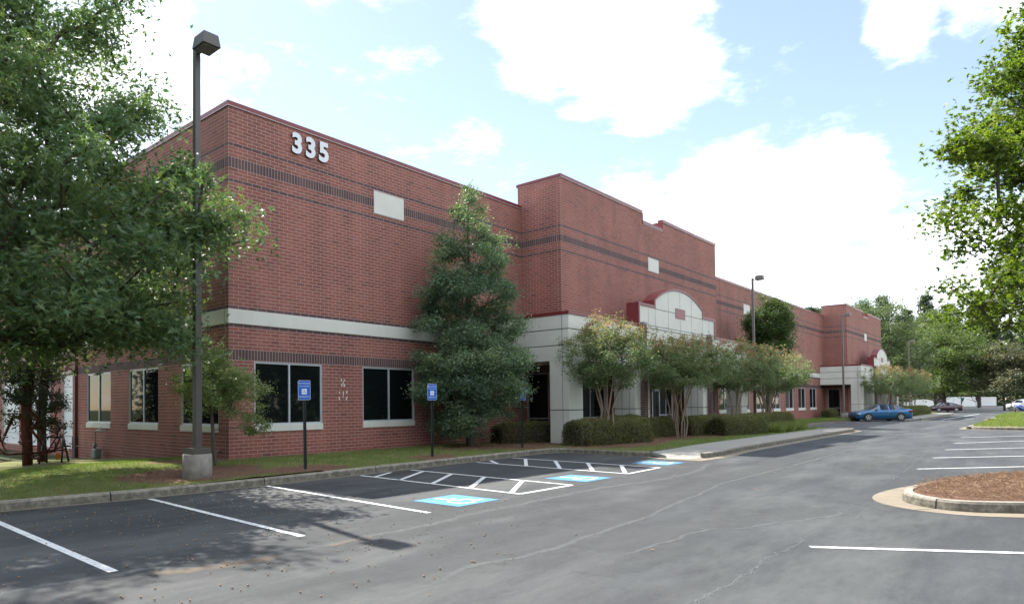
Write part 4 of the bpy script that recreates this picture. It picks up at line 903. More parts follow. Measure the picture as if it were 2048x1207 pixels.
# ------------------------------------------------------------------ cars
def car(name, loc, rz, paint, label, cat, st, wheels, wr, L, halfw, lights=True, group=None, rails=False, scale=1):
    t = thing(name, loc, rz, label, cat, group); t.scale = (scale,) * 3
    rows = []
    for x, zl, zb, w, zt, wt in st:
        zm = zl + (zb - zl) * .52
        rows.append([(x, w * .86, zl), (x, w * .975, zl + .09), (x, w, zm), (x, w * .985, zb - .05), (x, w * .95, zb), (x, wt, zt - .015), (x, wt * .55, zt + .018), (x, 0, zt + .026)])
    bd, gl = MB(), MB()
    def face(a, c, k, s, mb):
        p = [rows[a][k], rows[c][k], rows[c][k + 1], rows[a][k + 1]]; p = [(x, y * s, z) for x, y, z in p]; mb.poly(p if s > 0 else p[::-1], 0, True)
    for i in range(len(st) - 1):
        cab0, cab1 = st[i][4] - st[i][2] > .18, st[i + 1][4] - st[i + 1][2] > .18
        pill = len(st[i]) > 6
        thin = (st[i + 1][0] - st[i][0]) < .14
        for s in (1, -1):
            for k in range(7):
                glass = False
                if k == 4 and (cab0 or cab1) and not thin: glass = True
                if k >= 5 and (cab0 != cab1): glass = True
                face(i, i + 1, k, s, gl if glass else bd)
    for idx in (0, len(st) - 1):
        r = rows[idx]; p = [(x, y, z) for x, y, z in r] + [(x, -y, z) for x, y, z in r[::-1][1:]]; bd.poly(p if idx else p[::-1])
    r0 = [(x, y) for x, y, z in [r[0] for r in rows]]
    def weld(o):
        import bmesh
        bm = bmesh.new(); bm.from_mesh(o.data); bmesh.ops.remove_doubles(bm, verts=bm.verts, dist=.0008); bmesh.ops.recalc_face_normals(bm, faces=bm.faces); bm.to_mesh(o.data); bm.free(); return o
    body = weld(bd.build('body', M[paint], t)); g = weld(gl.build('windows', M['carglass'], t))
    for x in wheels:
        for s in (1, -1):
            y = s * halfw
            b = MB(); b.prism([(x + (wr + .055) * math.cos(a), max(.12, wr + (wr + .055) * math.sin(a))) for a in [math.radians(k * 15) for k in range(24)]], y * .72, y * 1.006, 'y'); b.build('wheel_arch', M['blackp'], t)
            b = MB(); b.tube([(x, y * .80, wr), (x, y * .84, wr), (x, y * 1.005, wr), (x, y * 1.022, wr)], [wr * .93, wr, wr, wr * .93], 28); w = b.build('wheel', M['tyre'], t)
            b = MB(); q = wr * .68
            b.tube([(x, y * 1.020, wr), (x, y * 1.024, wr)], [q, q], 24, smooth=False); d = b.build('rim_dish', M['blackp'], w)
            b = MB()
            for k in range(5):
                a = k * 2 * math.pi / 5 + .3; c, s_ = math.cos(a), math.sin(a); n = (-s_, c)
                b.poly([(x + c * .04 + n[0] * .035, y * 1.032, wr + s_ * .04 + n[1] * .035), (x + c * q + n[0] * .05, y * 1.028, wr + s_ * q + n[1] * .05), (x + c * q - n[0] * .05, y * 1.028, wr + s_ * q - n[1] * .05), (x + c * .04 - n[0] * .035, y * 1.032, wr + s_ * .04 - n[1] * .035)])
            for k in range(24):
                a0, a1 = k * math.pi / 12, (k + 1) * math.pi / 12
                b.poly([(x + math.cos(a) * r_, y * 1.03, wr + math.sin(a) * r_) for a, r_ in ((a0, q), (a1, q), (a1, q * .88), (a0, q * .88))])
            b.poly([(x + math.cos(a) * .06, y * 1.034, wr + math.sin(a) * .06) for a in [k * math.pi / 6 for k in range(12)]])
            b.build('rim', M['rim'], w)
    zb = st[3][2]; hw = halfw
    for s in (1, -1):
        b = MB(); b.box(st[1][0] - .02, st[1][0] + .34, s * hw * .60, s * hw * .93, st[1][2] - .09, st[1][2] + .01) if s > 0 else b.box(st[1][0] - .02, st[1][0] + .34, s * hw * .93, s * hw * .60, st[1][2] - .09, st[1][2] + .01); o = b.build('headlight', M['headlight'], t); bevel(o, .03, 3)
        e = st[-2]; lo, hi = sorted((s * hw * .55, s * hw * .985)); b = MB(); b.box(L - .36, L + .005, lo, hi, e[2] - .17, e[2] - .03); o = b.build('tail_light', M['taillight'], t); bevel(o, .03, 3)
        mx_ = [q[0] for q in st if q[4] - q[2] > .18][0] - .35; lo, hi = sorted((s * hw * .95, s * hw * 1.13)); b = MB(); b.box(mx_, mx_ + .12, lo, hi, zb + .06, zb + .2); bevel(b.build('mirror', M[paint], t), .03, 3)
        for dx in (2.55, 3.42):
            if dx < L - .8: lo, hi = sorted((s * hw * .985, s * hw * 1.015)); b = MB(); b.box(dx, dx + .17, lo, hi, zb - .10, zb - .075); b.build('door_handle', M['chrome'], t)
        for dx in (1.62, 2.66, 3.55):
            if dx < L - .8: lo, hi = sorted((s * hw * .98, s * hw * 1.0015)); b = MB(); b.box(dx, dx + .010, lo, hi, .33, zb - .05); b.build('door_gap', M['blackp'], t)
        lo, hi = sorted((s * hw * .9, s * hw * 1.01)); b = MB(); b.box(wheels[0] + wr + .1, wheels[1] - wr - .1, lo, hi, .2, .27); b.build('sill_trim', M['blackp'], t)
    b = MB(); b.box(st[0][0] - .012, st[0][0] + .1, -hw * .55, hw * .55, .26, .46); b.build('grille', M['blackp'], t)
    b = MB(); b.box(L - .02, L + .012, -.26, .26, .62, .74); b.build('number_plate', M['signwhite'], t)
    b = MB(); b.box(L - .06, L + .01, -hw * .8, hw * .8, .2, .3); b.build('bumper_trim', M['blackp'], t)
    return t
M['blue'] = mat('blue_car_paint', (.02, .125, .29), .25, .5, metal=.45, coat=.8)
M['maroon'] = mat('maroon_car_paint', (.045, .008, .02), .25, .5, metal=.3, coat=.8)
M['whitec'] = mat('white_car_paint', (.75, .76, .77), .3, .5, coat=.6)
def thin_glass():
    m = bpy.data.materials.new('car_glass'); m.use_nodes = True; nt = m.node_tree; N = nt.nodes; L = nt.links
    t = N.new('ShaderNodeBsdfTransparent'); t.inputs[0].default_value = (.28, .33, .33, 1); g = N.new('ShaderNodeBsdfGlossy'); g.inputs['Roughness'].default_value = .02; g.inputs[0].default_value = (.9, .95, 1, 1)
    fr = N.new('ShaderNodeFresnel'); fr.inputs[0].default_value = 1.9; mx = N.new('ShaderNodeMixShader'); L.new(fr.outputs[0], mx.inputs[0]); L.new(t.outputs[0], mx.inputs[1]); L.new(g.outputs[0], mx.inputs[2]); L.new(mx.outputs[0], N['Material Output'].inputs[0]); return m
M['carglass'] = thin_glass()
M['headlight'] = mat('headlight_lens', (.55, .58, .6), .08, .6)
M['taillight'] = mat('tail_light_red', (.22, .01, .01), .2, .5)
M['chrome'] = mat('chrome', (.6, .6, .62), .15, .5, metal=.9)
SED = [(0, .30, .60, .62, .62, .50), (.06, .20, .70, .76, .73, .60), (.30, .17, .80, .85, .835, .66), (.75, .17, .875, .89, .92, .70), (1.12, .17, .925, .895, .98, .72), (1.22, .17, .94, .895, 1.0, .72), (1.85, .17, .965, .90, 1.36, .62), (1.96, .17, .97, .90, 1.40, .61), (2.3, .17, .975, .90, 1.455, .60), (2.62, .17, .98, .90, 1.465, .60), (2.72, .17, .985, .90, 1.463, .60), (3.15, .17, .995, .897, 1.425, .59), (3.48, .17, 1.005, .893, 1.36, .58), (3.58, .17, 1.01, .89, 1.33, .58), (4.20, .17, 1.035, .88, 1.10, .68), (4.46, .20, 1.02, .85, 1.075, .67), (4.60, .24, .97, .80, 1.02, .62), (4.66, .34, .88, .74, .90, .60)]
import itertools
# front of the car points along local -x
a = math.atan2(-.60, .80)
car('parked_car', (57.7, -3.75, ZA), math.atan2(-.775, .632), 'blue', 'blue four-door saloon parked nose-in by the far porch', 'car', SED, (.88, 3.60), .345, 4.65, .90, scale=.97)
car('parked_car', (119.3, -2.1, ZA), math.atan2(-.73, .685), 'maroon', 'dark maroon saloon parked beyond the hedge at the end of the lot', 'car', SED, (.90, 3.58), .335, 4.65, .90)
SUV = [(0, .38, .75, .70, .78, .56), (.08, .28, .92, .88, .95, .70), (.5, .25, 1.02, .96, 1.06, .78), (1.15, .25, 1.10, .98, 1.15, .80), (1.30, .25, 1.13, .98, 1.18, .80), (1.85, .25, 1.15, .98, 1.72, .70), (1.95, .25, 1.15, .98, 1.76, .70), (2.75, .25, 1.16, .98, 1.83, .70), (2.86, .25, 1.16, .98, 1.83, .70), (3.7, .25, 1.18, .98, 1.82, .69), (3.8, .25, 1.18, .98, 1.82, .69), (4.6, .25, 1.19, .96, 1.76, .68), (4.72, .28, 1.15, .95, 1.74, .66), (4.85, .4, 1.0, .92, 1.05, .62)]
car('parked_car', (155.4, -10.1, ZA), math.atan2(-.73, .685), 'whitec', 'white high car at the right edge of the picture behind the motorcycle', 'car', SUV, (.95, 3.85), .39, 4.85, .98)

# motorcycle
mc = thing('motorcycle', (106.9, -12.75, ZA), math.atan2(-.70, .71), 'blue sports motorcycle with gold wheels parked at the right edge', 'motorcycle')
M['mblue'] = mat('motorcycle_blue', (.01, .03, .30), .2, .5, coat=.8); M['gold'] = mat('gold_wheel', (.40, .27, .08), .35, .5, metal=.6); M['mwhite'] = mat('motorcycle_white', (.55, .7, .78), .3, .5)
def torus(b, c, R1, r, n=24, k=8):
    P = [[(c[0] + (R1 + r * math.cos(q)) * math.cos(p), c[1] + r * math.sin(q), c[2] + (R1 + r * math.cos(q)) * math.sin(p)) for q in [j * 2 * math.pi / k for j in range(k)]] for p in [i * 2 * math.pi / n for i in range(n)]]
    for i in range(n):
        for j in range(k): b.poly([P[i][j], P[(i + 1) % n][j], P[(i + 1) % n][(j + 1) % k], P[i][(j + 1) % k]], 0, True)
for x in (.0, 1.38):
    b = MB(); torus(b, (x, 0, .31), .255, .06); w = b.build('wheel', M['tyre'], mc); b = MB(); torus(b, (x, 0, .31), .20, .018)
    for k in range(5): q = k * 1.2566; b.tube([(x, 0, .31), (x + .2 * math.cos(q), 0, .31 + .2 * math.sin(q))], .018, 5)
    b.build('rim', M['gold'], w)
b = MB(); b.tube([(0, .09, .31), (.28, .09, .88)], .025); b.tube([(0, -.09, .31), (.28, -.09, .88)], .025); b.build('fork', M['chrome'], mc)
def blob(b, secs, n=10):
    P = [[(x, wy * math.cos(q), z + hz * math.sin(q)) for q in [j * 2 * math.pi / n for j in range(n)]] for x, z, wy, hz in secs]
    for i in range(len(P) - 1):
        for j in range(n): b.poly([P[i][j], P[i + 1][j], P[i + 1][(j + 1) % n], P[i][(j + 1) % n]], 0, True)
    b.poly(P[0]); b.poly(P[-1][::-1])
b = MB(); blob(b, [(-.06, .78, .05, .06), (.08, .82, .17, .15), (.3, .72, .22, .30), (.55, .62, .2, .28), (.75, .55, .14, .2)]); b.build('fairing', M['mblue'], mc)
b = MB(); blob(b, [(.38, .88, .12, .08), (.55, .92, .17, .12), (.8, .86, .14, .1)]); b.build('fuel_tank', M['mblue'], mc)
b = MB(); blob(b, [(.75, .84, .1, .04), (1.0, .84, .14, .05), (1.3, .96, .11, .05)]); b.build('seat', M['blackp'], mc)
b = MB(); blob(b, [(1.1, .86, .1, .07), (1.45, .98, .1, .06), (1.7, 1.06, .05, .03)]); b.build('tail', M['mblue'], mc)
b = MB(); blob(b, [(.5, .42, .17, .14), (.8, .42, .18, .18), (1.0, .45, .12, .12)]); b.build('engine', M['blackp'], mc)
b = MB(); b.poly([(.08, -.12, .95), (.08, .12, .95), (.32, .1, 1.16), (.32, -.1, 1.16)]); b.build('windscreen', M['carglass'], mc)
b = MB(); b.tube([(.33, -.32, .93), (.28, 0, .97), (.33, .32, .93)], .014); b.build('handlebar', M['blackp'], mc)
b = MB(); blob(b, [(.25, .34, .13, .05), (-.1, .62, .07, .02), (.1, .66, .07, .02)]); b.tube([(1.0, .12, .4), (1.6, .14, .62)], .05); b.build('exhaust', M['mwhite'], mc)
b = MB(); b.tube([(1.0, 0, .4), (1.38, .07, .31)], .03); b.tube([(.8, -.1, .3), (.85, -.3, .02)], .012); b.build('swing_arm', M['blackp'], mc)

# white containers along the wood
def container(c, rz, L, H, label, patch=False):
    t = thing('shipping_container', c, rz, label, 'container', 'white containers along the edge of the wood')
    b = MB(); n = int(L / .28)
    for k in range(n):
        x0 = k * L / n; w = L / n
        b.poly([(x0, 0, .12), (x0 + w * .35, 0, .12), (x0 + w * .35, 0, H - .1), (x0, 0, H - .1)]); b.poly([(x0 + w * .35, 0, .12), (x0 + w * .5, .05, .12), (x0 + w * .5, .05, H - .1), (x0 + w * .35, 0, H - .1)])
        b.poly([(x0 + w * .5, .05, .12), (x0 + w * .85, .05, .12), (x0 + w * .85, .05, H - .1), (x0 + w * .5, .05, H - .1)]); b.poly([(x0 + w * .85, .05, .12), (x0 + w, 0, .12), (x0 + w, 0, H - .1), (x0 + w * .85, .05, H - .1)])
    b.box(0, L, .06, 2.4, .1, H - .05); b.build('side_panel', M['whitec'], t)
    b = MB(); b.box(-.05, L + .05, -.03, .07, H - .12, H); b.box(-.05, L + .05, -.03, .07, 0, .14); b.box(-.06, .06, -.03, .1, .14, H - .12); b.box(L - .06, L + .06, -.03, .1, .14, H - .12); b.box(-.05, L + .05, 2.36, 2.44, 0, H); b.build('frame', M['whitec'], t)
    b = MB()
    for y in (.3, 1.0, 1.5, 2.1): b.tube([(-.1, y, .15), (-.1, y, H - .15)], .025, 6)
    b.build('door_bars', M['galv'], t)
    b = MB(); b.box(-.07, 0, .1, 1.2, .15, H - .15); b.box(-.07, 0, 1.22, 2.33, .15, H - .15); b.build('end_doors', M['maroonp'], t)
    if patch: b = MB(); b.prism([(L * .30, .5), (L * .34, .5), (L * .36, 1.3), (L * .42, 1.7), (L * .48, H - .3), (L * .30, H - .2)], -.045, -.035, 'y'); b.build('dark_green_patch', M['gpatch'], t)
    return t
M['maroonp'] = mat('dusty_red_door', (.35, .2, .22), .6); M['gpatch'] = mat('dark_green_tarp', (.02, .06, .05), .6)
vr = math.atan2(-.72854, .68495)
container((280.1, 3.2, ZA), vr, 6.6, 2.9, 'white container furthest right in the row at the edge of the wood')
container((256.1, 6.8, ZA), vr, 6.5, 2.9, 'white container with a dark green patch on its side', True)
container((241.1, 8.2, ZA), vr, 3.2, 2.7, 'short white container just right of the maroon car')
container((216.7, 12.3, ZA), vr + .42, 10.9, 2.15, 'long low white container seen behind the maroon car and hedge')
container((202.7, 12.6, ZA), vr + .5, 5.5, 1.5, 'smallest white container leftmost of the row behind the hedge')

# leaning metal frame with orange tag by the cedars
fr = thing('metal_frame', (-2.3, 6.6, -.42), 2.4, 'dark metal A-frame with an orange tag standing under the cedars', 'frame')
b = MB()
for x in (-.35, .35): b.tube([(x, -.3, 0), (x * .8, 0, .95)], .03, 6); b.tube([(x, .3, 0), (x * .8, 0, .95)], .03, 6)
b.tube([(-.3, 0, .95), (.3, 0, .95)], .03, 6); b.build('frame_bars', M['blackp'], fr)
b = MB(); b.box(-.06, .06, -.28, -.25, .22, .42); b.build('orange_tag', mat('orange_tag', (.75, .22, .02), .6), fr)
# ------------------------------------------------------------------ plants
def frames(n, up=.35, r=None):
    """n random orthonormal frames; `up` pulls the leaf normals upwards"""
    nn = rng.normal(size=(n, 3)); nn /= np.linalg.norm(nn, axis=1, keepdims=True); nn[:, 2] = np.abs(nn[:, 2]) * 1 + up; nn /= np.linalg.norm(nn, axis=1, keepdims=True)
    a = rng.normal(size=(n, 3)); a -= (a * nn).sum(1, keepdims=True) * nn; a /= np.linalg.norm(a, axis=1, keepdims=True)
    return a, np.cross(nn, a), nn
SH = {
 'simple': ([(-.5, 0, 0), (0, .22, .06), (.5, 0, -.04), (0, -.22, .06)], [(0, 1, 2), (0, 2, 3)]),
 'wide': ([(-.5, 0, 0), (-.05, .34, .08), (.5, 0, -.06), (-.05, -.34, .08)], [(0, 1, 2), (0, 2, 3)]),
 'oak': ([(-.5, 0, 0), (0, .11, .03), (.5, 0, -.05), (0, -.11, .03), (-.08, 0, 0), (.16, .36, .06), (.06, .0, 0), (.16, -.36, .06), (-.22, .0, 0), (-.1, .27, .05), (-.1, -.27, .05)],
         [(0, 1, 2), (0, 2, 3), (4, 5, 6), (4, 6, 7), (8, 9, 4), (8, 4, 10)]),
 'maple': ([(-.45, 0, 0), (-.1, .12, .03), (.5, 0, -.06), (-.1, -.12, .03), (.18, .42, .02), (.02, .0, .03), (.18, -.42, .02), (-.28, .36, .0), (-.28, -.36, 0), (-.2, 0, .02)],
           [(0, 1, 2), (0, 2, 3), (9, 4, 5), (9, 5, 6), (0, 7, 5), (0, 5, 8)]),
 'blade': ([(0, .04, 0), (0, -.04, 0), (1, 0, 0)], [(0, 1, 2)]),
}
def leaf_mesh(name, C, size, shape, m, parent, up=.35, var=None, jit=.35, kind='stuff', dirs=None):
    sv, sf = SH[shape]; sv = np.array(sv); sf = np.array(sf); n = len(C)
    a, b_, nn = frames(n, up) if dirs is None else dirs
    s = size * (1 + jit * rng.uniform(-1, 1, n))[:, None, None]
    V = C[:, None, :] + s * (sv[None, :, 0, None] * a[:, None] + sv[None, :, 1, None] * b_[:, None] + sv[None, :, 2, None] * nn[:, None])
    Fc = (np.arange(n)[:, None, None] * len(sv) + sf[None]).reshape(-1, 3)
    if var is None: var = rng.random(n)
    o = fast_mesh(name, V.reshape(-1, 3), Fc, M[m], np.repeat(np.clip(var, 0, 1), len(sf)), None, parent)
    return tag(o, kind=kind) if kind else o

def skeleton(mb, trunk, clumps, r0, tip=.006, wob=.12, sides=7, gnarl=1.0):
    """limbs that join every leaf clump to the trunk, thick where they carry much"""
    nodes = [Vector(p) for p in trunk]; par = [i - 1 for i in range(len(nodes))]; nt = len(nodes)
    top = nodes[-1]
    order = sorted(range(len(clumps)), key=lambda i: min((Vector(clumps[i]) - t).length for t in nodes[:nt]))
    arr = np.array([tuple(p) for p in nodes])
    lowest = max(1, nt // 3)
    for i in order:
        c = np.array(clumps[i]); d = np.linalg.norm(arr - c, axis=1) + np.maximum(0, arr[:, 2] - c[2] + .1) * 1.3
        d[:lowest] += 2.5
        j = int(np.argmin(d)); p = Vector(arr[j]); q = Vector(c); L = (q - p).length; k = max(1, int(L / .55)); last = j
        for s in range(1, k + 1):
            t = s / k; w = p.lerp(q, t); 
            if s < k: w += Vector((random.uniform(-1, 1), random.uniform(-1, 1), random.uniform(-.4, 1))) * wob * min(1, L) * gnarl
            nodes.append(w); par.append(last); last = len(nodes) - 1
        arr = np.vstack([arr, np.array([tuple(x) for x in nodes[len(arr):]])])
    n = len(nodes); load = [0.0] * n; ch = [0] * n
    for i in range(n - 1, 0, -1):
        if load[i] == 0: load[i] = 1
        load[par[i]] += load[i]; ch[par[i]] += 1
    tot = max(load[0], 1); e = .44
    R = [max(tip, r0 * (l / tot) ** e) for l in load]
    # strands: follow the heaviest child
    kids = [[] for _ in range(n)]
    for i in range(1, n): kids[par[i]].append(i)
    stack = [(0, None)]
    while stack:
        i, pre = stack.pop(); pts, rr = ([nodes[pre]], [R[i] * 1.0]) if pre is not None else ([], [])
        cur = i
        while True:
            pts.append(nodes[cur]); rr.append(R[cur])
            if not kids[cur]: break
            ks = sorted(kids[cur], key=lambda k: -load[k])
            for k in ks[1:]: stack.append((k, cur))
            cur = ks[0]
        if len(pts) > 1: mb.tube(pts, rr, sides if rr[0] > .05 else (5 if rr[0] > .02 else 3), cap=rr[0] > .05)
def sample(ells, n, thr=-.12, fr=.55, seed=0, shell=.45, reject=None):
    out = []; vol = [e[1][0] * e[1][1] * e[1][2] for e in ells]; tot = sum(vol); tries = 0
    while len(out) < n and tries < n * 60:
        tries += 1
        k = random.random() * tot; j = 0
        while k > vol[j]: k -= vol[j]; j += 1
        (cx, cy, cz), (rx, ry, rz) = ells[j]
        v = Vector((random.gauss(0, 1), random.gauss(0, 1), random.gauss(0, 1))).normalized() * (shell + (1 - shell) * random.random() ** .6 if random.random() < .8 else random.random())
        p = Vector((cx + v.x * rx, cy + v.y * ry, cz + v.z * rz))
        if noise.noise(p * fr + Vector((seed, 0, 0))) < thr: continue
        if reject and reject(p): continue
        out.append(p)
    return out
def scatter(clumps, per, r, flat=.7, reject=None, droop=0):
    C = np.repeat(np.array([tuple(p) for p in clumps]), per, axis=0); D = rng.normal(size=C.shape) * r * rng.uniform(.6, 1.25, (len(clumps), 1)).repeat(per, axis=0); D[:, 2] *= flat
    C = C + D
    if droop: C[:, 2] -= droop * (D[:, 0] ** 2 + D[:, 1] ** 2)
    if reject is not None: C = C[~reject(C)]
    return C
def lightness(C, c, spread=.22, zr=None):
    """per-leaf colour value: random, leaning paler in young growth near the outside of the crown"""
    v = rng.random(len(C)) * .75
    cl = np.array([noise.noise(Vector(tuple(p)) * .8) for p in C[::1]]) if len(C) < 40000 else np.repeat(np.array([noise.noise(Vector(tuple(p)) * .8) for p in C[::8]]), 8)[:len(C)]
    return v + .35 * cl + .1

def tree(name, loc, trunk, ells, nc, per, cr, size, shape, lm, bm, r0, label, group=None, cat='tree', thr=-.12, fr=.55, flat=.7, extra=(), shell=.45, up=.35, wob=.12, reject=None, rejn=None, tip=.006, seed=0, droop=0, sides=8, jit=.35):
    t = thing(name, loc, 0, label, cat, group)
    cl = sample(ells, nc, thr, fr, seed, shell, reject) + [Vector(p) for p in extra]
    mb = MB(); skeleton(mb, trunk, cl, r0, tip, wob, sides); mb.build('trunk', M[bm], t)
    C = scatter(cl, per, cr, flat, rejn, droop)
    leaf_mesh('crown', C, size, shape, lm, t, up, lightness(C, None), jit)
    return t

# --- big oak on the left: trunk out of frame, crown over the lawn
OX, OY = -6.0, .3
def orej(p):
    x, y = p.x + OX, p.y + OY
    return (x > -.35 and y > -.35) or (x + 9.92) ** 2 + (y + 16.7) ** 2 < 90
def orejn(C): return ((C[:, 0] + OX > -.12) & (C[:, 1] + OY > -.12)) | (C[:, 2] < 1.9)
oe = [((0, 0, 5.3), (6.0, 5.6, 2.7)), ((-.3, .2, 8.4), (4.2, 4.2, 3.2)), ((-.9, .8, 11.4), (3.0, 3.0, 2.6)), ((1.4, -1.6, 4.5), (2.4, 2.4, 1.4)), ((-.8, -.6, 3.5), (4.2, 3.6, 1.1))]
spray = []
for (ax, ay, az), (bx, by, bz), k in [((2.2, -3.2, 5.0), (3.65, -4.7, 5.5), 11), ((2.0, -2.6, 5.8), (3.1, -3.4, 6.6), 8), ((2.0, -2.0, 3.4), (3.3, -3.2, 3.0), 8), ((1.5, -3, 3.6), (2.6, -4.4, 2.9), 8), ((1.9, -1.7, 7.6), (2.9, -2.5, 8.2), 8), ((1.2, -1.6, 9.6), (2.2, -2.5, 10.2), 8), ((1, -3.4, 4), (.4, -5.2, 3.3), 8), ((2.8, .0, 4.4), (4.3, .1, 3.6), 8)]:
    for i in range(k): t = i / (k - 1); spray.append((ax + (bx - ax) * t + random.gauss(0, .10), ay + (by - ay) * t + random.gauss(0, .10), az + (bz - az) * t + random.gauss(0, .12)))
tree('oak_tree', (OX, OY, -.12), [(0, 0, -.3), (.02, .05, 1), (.08, 0, 2.2), (.0, -.06, 3.6), (.1, .05, 5.2), (.0, .1, 7), (.1, 0, 9), (0, 0, 11.2)], oe, 640, 170, .34, .18, 'oak', 'oak', 'bark', .27,
     'large dark green oak reaching over the lawn at the left edge', extra=spray, thr=-.08, fr=.42, reject=orej, rejn=orejn, flat=.62, tip=.005, droop=.35)

# --- cedars behind it
def cedar(loc, H, R, label, seed, lo=.12):
    t = thing('cedar_tree', loc, 0, label, 'tree', 'cedars by the dock doors'); random.seed(seed)
    tr = [(0, 0, -.3)] + [(random.gauss(0, .05), random.gauss(0, .05), H * k / 8) for k in range(1, 9)]
    cl = []
    for k in range(150):
        h = random.random() ** .8; z = H * (lo + (1 - lo) * h); r = R * (1 - h * .8) * (.35 + .65 * random.random()); a = random.uniform(0, 6.283); cl.append(Vector((r * math.cos(a), r * math.sin(a), z - r * .1)))
    for k in range(26):
        a = random.uniform(0, 6.28); r = R * random.uniform(.5, 1.1); cl.append(Vector((r * math.cos(a), r * math.sin(a), random.uniform(.2, 1.6))))
    mb = MB(); skeleton(mb, tr, cl, .15, .005, .1, 8); mb.build('trunk', M['barkr'], t)
    C = scatter(cl[:150], 70, .2, .45); leaf_mesh('crown', C, .10, 'simple', 'cedar', t, .1)
cedar((-3.2, 6.1, -.45), 6.5, 1.15, 'dark cedar with a thick trunk nearest the left edge of the lawn', 3)
cedar((-2.0, 8.7, -.5), 6.5, .85, 'dark feathery cedar with reddish trunk in front of the white dock door', 4, .2)
cedar((-5.6, 7.2, -.5), 5.0, 1.2, 'leftmost cedar with bare twiggy lower branches', 5, .3)
random.seed(11)

# --- small pale shrub tree by the lamp post
sx, sy = -1.35, -1.7
tree('young_tree', (sx, sy, -.02), [(0, 0, -.15), (-.05, .05, .4), (-.1, .0, .9), (-.12, .05, 1.5), (-.05, 0, 2.1)], [((0, .2, 2.15), (.95, .9, .62)), ((.35, -.5, 1.75), (.75, .6, .55)), ((-.3, .2, 1.75), (.7, .6, .5)), ((.75, -.55, 1.1), (.5, .4, .3)), ((.1, .1, 2.5), (.5, .5, .35))], 230, 90, .10, .06, 'simple', 'small', 'barkg', .045,
     'small pale-leaved tree with twin stems behind the first lamp post', thr=-.1, fr=1.4, flat=.75, tip=.0035, wob=.08)

# --- evergreen against the front wall
hx, hy = 8.35, -1.75
def hrej(p): return p.y + hy > -.15
def hrejn(C): return C[:, 1] + hy > -.06
he = []
for z, r in ((1.0, 1.4), (2.0, 1.95), (3.0, 2.1), (4.1, 1.95), (5.2, 1.75), (6.3, 1.4), (7.3, 1.0), (8.2, .55)): he.append(((0, 0, z), (r, r, .75)))
he += [((1.15, -.55, 6.3), (.42, .42, 1.0)), ((-1.1, .3, 5.3), (.6, .55, .5)), ((-1.35, .2, 2.0), (.9, .7, .5)), ((1.35, -.9, 2.9), (.9, .8, .45))]
tree('evergreen_tree', (hx, hy, -.03), [(0, 0, -.2), (.03, 0, .8), (0, .04, 1.8), (.04, 0, 3), (0, 0, 4.4), (.03, .02, 5.8), (0, 0, 7.2), (0, 0, 8.6)], he, 720, 170, .18, .092, 'simple', 'holly', 'barkg', .16,
     'tall dark evergreen tree standing against the brick wall left of the porch', thr=-.12, fr=1.0, flat=.7, reject=hrej, rejn=hrejn, shell=.62, extra=[(0, 0, 8.7), (.05, 0, 8.9), (1.25, -.6, 7.3), (-.2, .1, 8.0), (0, 0, 9.05)], tip=.005)

# --- crape myrtles
def myrtle(loc, H, R, label, seed, per=90, nc=190, size=.055, stems=5, hb=.42, name='crape_myrtle', leafy=1.0):
    random.seed(seed); t = thing(name, loc, random.uniform(0, 6.28), label, 'tree', 'crape myrtles along the porches')
    R *= 1.24; H += .35; zc = H * .72; cl = sample([((0, 0, zc), (R, R * .95, H * .28)), ((R * .3, .1, zc + .1), (R * .72, R * .7, H * .26)), ((-R * .35, -.1, zc - .05), (R * .65, R * .7, H * .22))], nc, -.05, 1.3, seed, .5)
    tops = []
    for k in range(22):
        a = random.uniform(0, 6.28); r = R * random.uniform(.1, .95); tops.append(Vector((r * math.cos(a), r * math.sin(a), zc + H * .27 * math.sqrt(max(0, 1 - (r / R) ** 2)) + random.uniform(-.05, .28))))
    mb = MB(); cl2 = cl + tops
    # several stems from the base
    groups = [[] for _ in range(stems)]; base = [Vector((math.cos(k * 6.283 / stems) * .17, math.sin(k * 6.283 / stems) * .17, -.1)) for k in range(stems)]
    for c in cl2:
        a = math.atan2(c.y, c.x) % 6.283; groups[int(a / 6.283 * stems) % stems].append(c)
    for k in range(stems):
        a = (k + .5) * 6.283 / stems; dx, dy = math.cos(a), math.sin(a); w = random.uniform(.8, 1.2)
        tr = [tuple(base[k]), (base[k].x * 1.3 + dx * .05, base[k].y * 1.3 + dy * .05, H * .14), (dx * .20 * w, dy * .20 * w, H * .28), (dx * .38 * w, dy * .38 * w, H * .42), (dx * .58 * w, dy * .58 * w, H * .54)]
        if groups[k]: skeleton(mb, tr, groups[k], .033, .0035, .05, 6)
    mb.build('trunk', M['myrtle'], t)
    C = scatter(cl, int(per * leafy * .95), .15, .7); Ct = scatter(tops, 42, .085, 1.5)
    z = np.concatenate([C[:, 2], Ct[:, 2]]); Call = np.vstack([C, Ct]); zt = (z - (zc - H * .1)) / (H * .34)
    var = rng.random(len(Call)) * .62 + np.clip(zt, 0, 1) * .42 * rng.random(len(Call)) + .16 * np.clip(zt - .4, 0, 1)
    leaf_mesh('crown', Call, size * 1.15, 'simple', 'myrt', t, .25, var)
    Bc = scatter(random.sample(tops, 5), 26, .05, 1.3); leaf_mesh('blossom', Bc, .045, 'wide', 'bloom', t, .2)
    return t
myrtle((12.75, -4.6, -.03), 4.15, 1.5, 'crape myrtle with pink tips rising from the hedge nearest the porch corner pillar', 21, 96, 240, .078)
myrtle((19.0, -4.8, -.03), 4.0, 1.75, 'crape myrtle with pale spreading stems on the mulch ring left of the pavement', 22, 96, 240, .08)
myrtle((20.2, -3.95, -.02), 3.9, 1.5, 'crape myrtle close behind the one on the mulch ring, in front of the entrance door', 23, 80, 190, .08)
